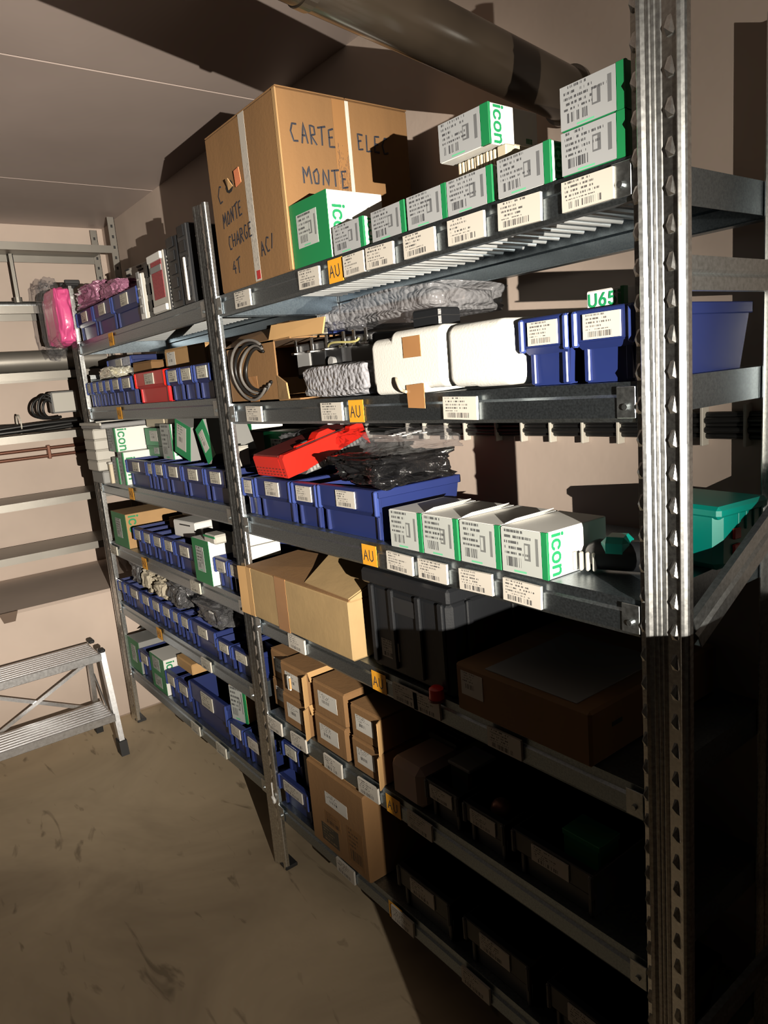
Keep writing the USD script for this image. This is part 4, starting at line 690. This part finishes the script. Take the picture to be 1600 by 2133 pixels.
t = thing('white_socket', 'little white plug on the green letter carton', 'plug', (1.59, .0, z + .145)); obj('plug', rbox(-.045, .04, -.05, 0, 0, .030, .006), 'light_grey_plastic', t); obj('green_line', rbox(-.046, .041, -.002, .001, .020, .026, .0004), 'green_ink', t)
G = 'white boxes beside the middle post on the fourth shelf level'
bin_(1.10, 1.31, z + .055 - .088, 'blue bin behind the middle post with white boxes on it', None, D=.11, H=.185, y=-.245)
for k, (x, zz, w_, l) in enumerate(((1.440, .108, .09, 'lower white module carton seen beside the middle post'), (1.436, .152, .075, 'upper white and green module carton seen beside the middle post'))): inst(('wb', k), module_box(w_, .12, .042, word=None, strip=.01, pale=True), 'module_box', l, 'box', (x, -.03, z + zz), 0, G)
t = thing('white_module', 'white moulded module on the blue bin right behind the middle post', 'module', (1.165, -.26, z + .155)); obj('case', rbox(-.06, .065, -.10, 0, 0, .045, .006), 'white_plastic', t); obj('raised_top', rbox(-.05, .0, -.09, -.01, .042, .058, .006), 'white_plastic', t)

# ------------------------------------------------------------------ far bay, fifth shelf
z = Z2[4]; G = 'blue bins on the far fifth shelf'
xsb = [(2.655, 2.725), (2.585, 2.650), (2.42, 2.580), (2.297, 2.415), (2.178, 2.292), (2.065, 2.173), (1.985, 2.060), (1.885, 1.980), (1.660, 1.880), (1.545, 1.655), (1.400, 1.540)]
for i, (a, b) in enumerate(xsb): bin_(a, b, z, f'{ORD[i]} blue bin from the end post on the far fifth shelf', G, D=.31, H=.106 if i < 9 else .09)
for k, (x, r, s, mt, am, l) in enumerate(((2.50, (.07, .075, .055), 101, 'smoke_film', .4, 'silvery clear bag bulging from the third bin, far fifth shelf'), (2.345, (.05, .08, .050), 102, 'cloth_beige', .35, 'beige wrapped parts in the fourth bin, far fifth shelf'), (2.205, (.05, .085, .042), 103, 'cloth_beige', .4, 'second lump of beige wrapped parts, far fifth shelf'), (2.04, (.075, .085, .050), 104, 'smoke_film', .4, 'grey plastic bag sagging over the sixth bin, far fifth shelf'), (1.72, (.12, .085, .040), 105, 'smoke_film', .35, 'grey parts bag with white tag in the widest bin, far fifth shelf'))):
    bag('plastic_bag', l, 'bag', (x, -.105, z + .1085), r, s, mt, amp=am, tag_=(-.02, .086, .05) if k == 4 else None)
t = thing('white_tag', 'white plastic tag on top of the grey parts bag', 'tag', (1.66, -.08, z + .185)); obj('tag', rbox(-.035, .03, -.03, 0, 0, .018, .006), 'white_plastic', t); obj('string', tube(spline([(0, -.01, .016), (-.004, -.01, .04), (0, -.01, .062)], 8), .002, 6), 'white_plastic', t)
t = thing('green_part', 'small green block behind the grey parts bag', 'block', (1.75, -.22, z + .13)); obj('block', rbox(-.05, .05, -.05, 0, 0, .05, .004), 'green_card', t); obj('edge', rbox(-.051, .051, -.051, .001, .042, .048, .002), 'green_ink', t)
# ------------------------------------------------------------------ far bay, bottom shelf
z = Z2[5]; G = 'blue bins on the far bottom shelf'
inst(('bt', 1), module_box(.15, .26, .150, word=None, full_green='green_card', slipw=(.06, .08), side='grey_card'), 'module_box', 'green and grey carton at the end post on the far bottom shelf', 'box', (2.648, -.01, z + .001), .0)
bin_(2.43, 2.575, z, 'blue bin between green cartons on the far bottom shelf', G, D=.30, H=.125)
inst(('bt', 2), module_box(.165, .27, .074, word=None, full_green='green_card', slipw=(.08, .05)), 'module_box', 'lower white and green carton of the pair on the far bottom shelf', 'box', (2.335, -.006, z + .001), 0, 'paired cartons on the far bottom shelf')
inst(('bt', 3), module_box(.165, .27, .080, word='ico', wordh=.032, full_green='green_card', slipw=(.08, .055)), 'module_box', 'upper white carton lettered ico of the pair on the far bottom shelf', 'box', (2.335, -.006, z + .076), 0, 'paired cartons on the far bottom shelf')
bin_(2.125, 2.245, z, 'first blue bin after the paired cartons on the far bottom shelf', G, D=.30, H=.120)
bin_(1.99, 2.12, z, 'second blue bin after the paired cartons on the far bottom shelf', G, D=.30, H=.120)
bin_(1.655, 1.985, z, 'widest blue bin on the far bottom shelf', G, D=.32, H=.155, div=1, sw=.10)
inst(('kb2',), carton_parts(.16, .16, .045, 'kraft_inside'), 'cardboard_box', 'flat bare cardboard box on the bin after the paired cartons', 'box', (2.16, -.06, z + .122), 0)
inst(('bt', 4), module_box(.085, .12, .125, word=None, strip=.012, pale=True, side='kraft_inside'), 'module_box', 'pale carton with brown side standing on the last far bottom bins', 'box', (1.60, -.03, z + .112), .2)
for i, (a, b, h) in enumerate(((1.535, 1.65, .11), (1.395, 1.53, .11))): bin_(a, b, z, f'{("blue bin under the pale carton", "blue bin against the middle post")[i]} on the far bottom shelf', G, D=.30, H=h, slipm='slip')
t = thing('folded_plate', 'shiny folded metal sections leaning at the end of the far bottom shelf', 'metal sections', (2.74, -.05, z + .005)); 
for k in range(3): obj('section', plate((0, -.02 - .03 * k, .15), (0, -.045 - .03 * k, .15), (-.04, -.235 - .03 * k, .29), (-.04, -.21 - .03 * k, .29), .004), 'galvanised_bright', t)

# ------------------------------------------------------------------ beside and behind the camera: the lamp, and the cabinet that shades the lower corner
t = thing('hand_lamp', 'black work lamp on a thin tripod standing in the aisle behind the camera', 'lamp', (LAMP[0], LAMP[1], 0))
aim = np.array([2.4, -1.0, 0.0]); aim /= np.linalg.norm(aim); a0 = np.array([0, 0, LAMP[2]]) - aim * .012
obj('lamp_head', cyl(a0 - aim * .07, a0, .022, 20), 'black_plastic', t); obj('pole', cyl((0, 0, .35) - aim * .05, a0 - aim * .05, .008, 10), 'black_plastic', t)
for k in range(3):
    q = 2.1 * k + .6; obj('leg', cyl(np.array([0, 0, .40]) - aim * .05, (-.04 + .22 * math.cos(q), .03 + .22 * math.sin(q), .006), .006, 8), 'black_plastic', t)
t = thing('steel_cabinet', 'dark grey steel cabinet standing in front of the next bay beside the camera', 'cabinet', (-.66, .24, 0))
obj('body', rbox(-.27, .275, -.19, .185, .03, 1.20, .003), 'grey_cabinet', t); obj('plinth', rbox(-.25, .255, -.17, .165, 0, .032, .002), 'rubber_black', t)
for x0, x1 in ((-.265, .0), (.004, .270)):
    dr = obj('door', rbox(x0, x1, .185, .189, .05, 1.18, .001), 'grey_cabinet', t); obj('handle', rbox(x1 - .03 if x0 < -.1 else x0 + .02, x1 - .02 if x0 < -.1 else x0 + .03, .187, .200, .60, .70, .002), 'rubber_black', dr)
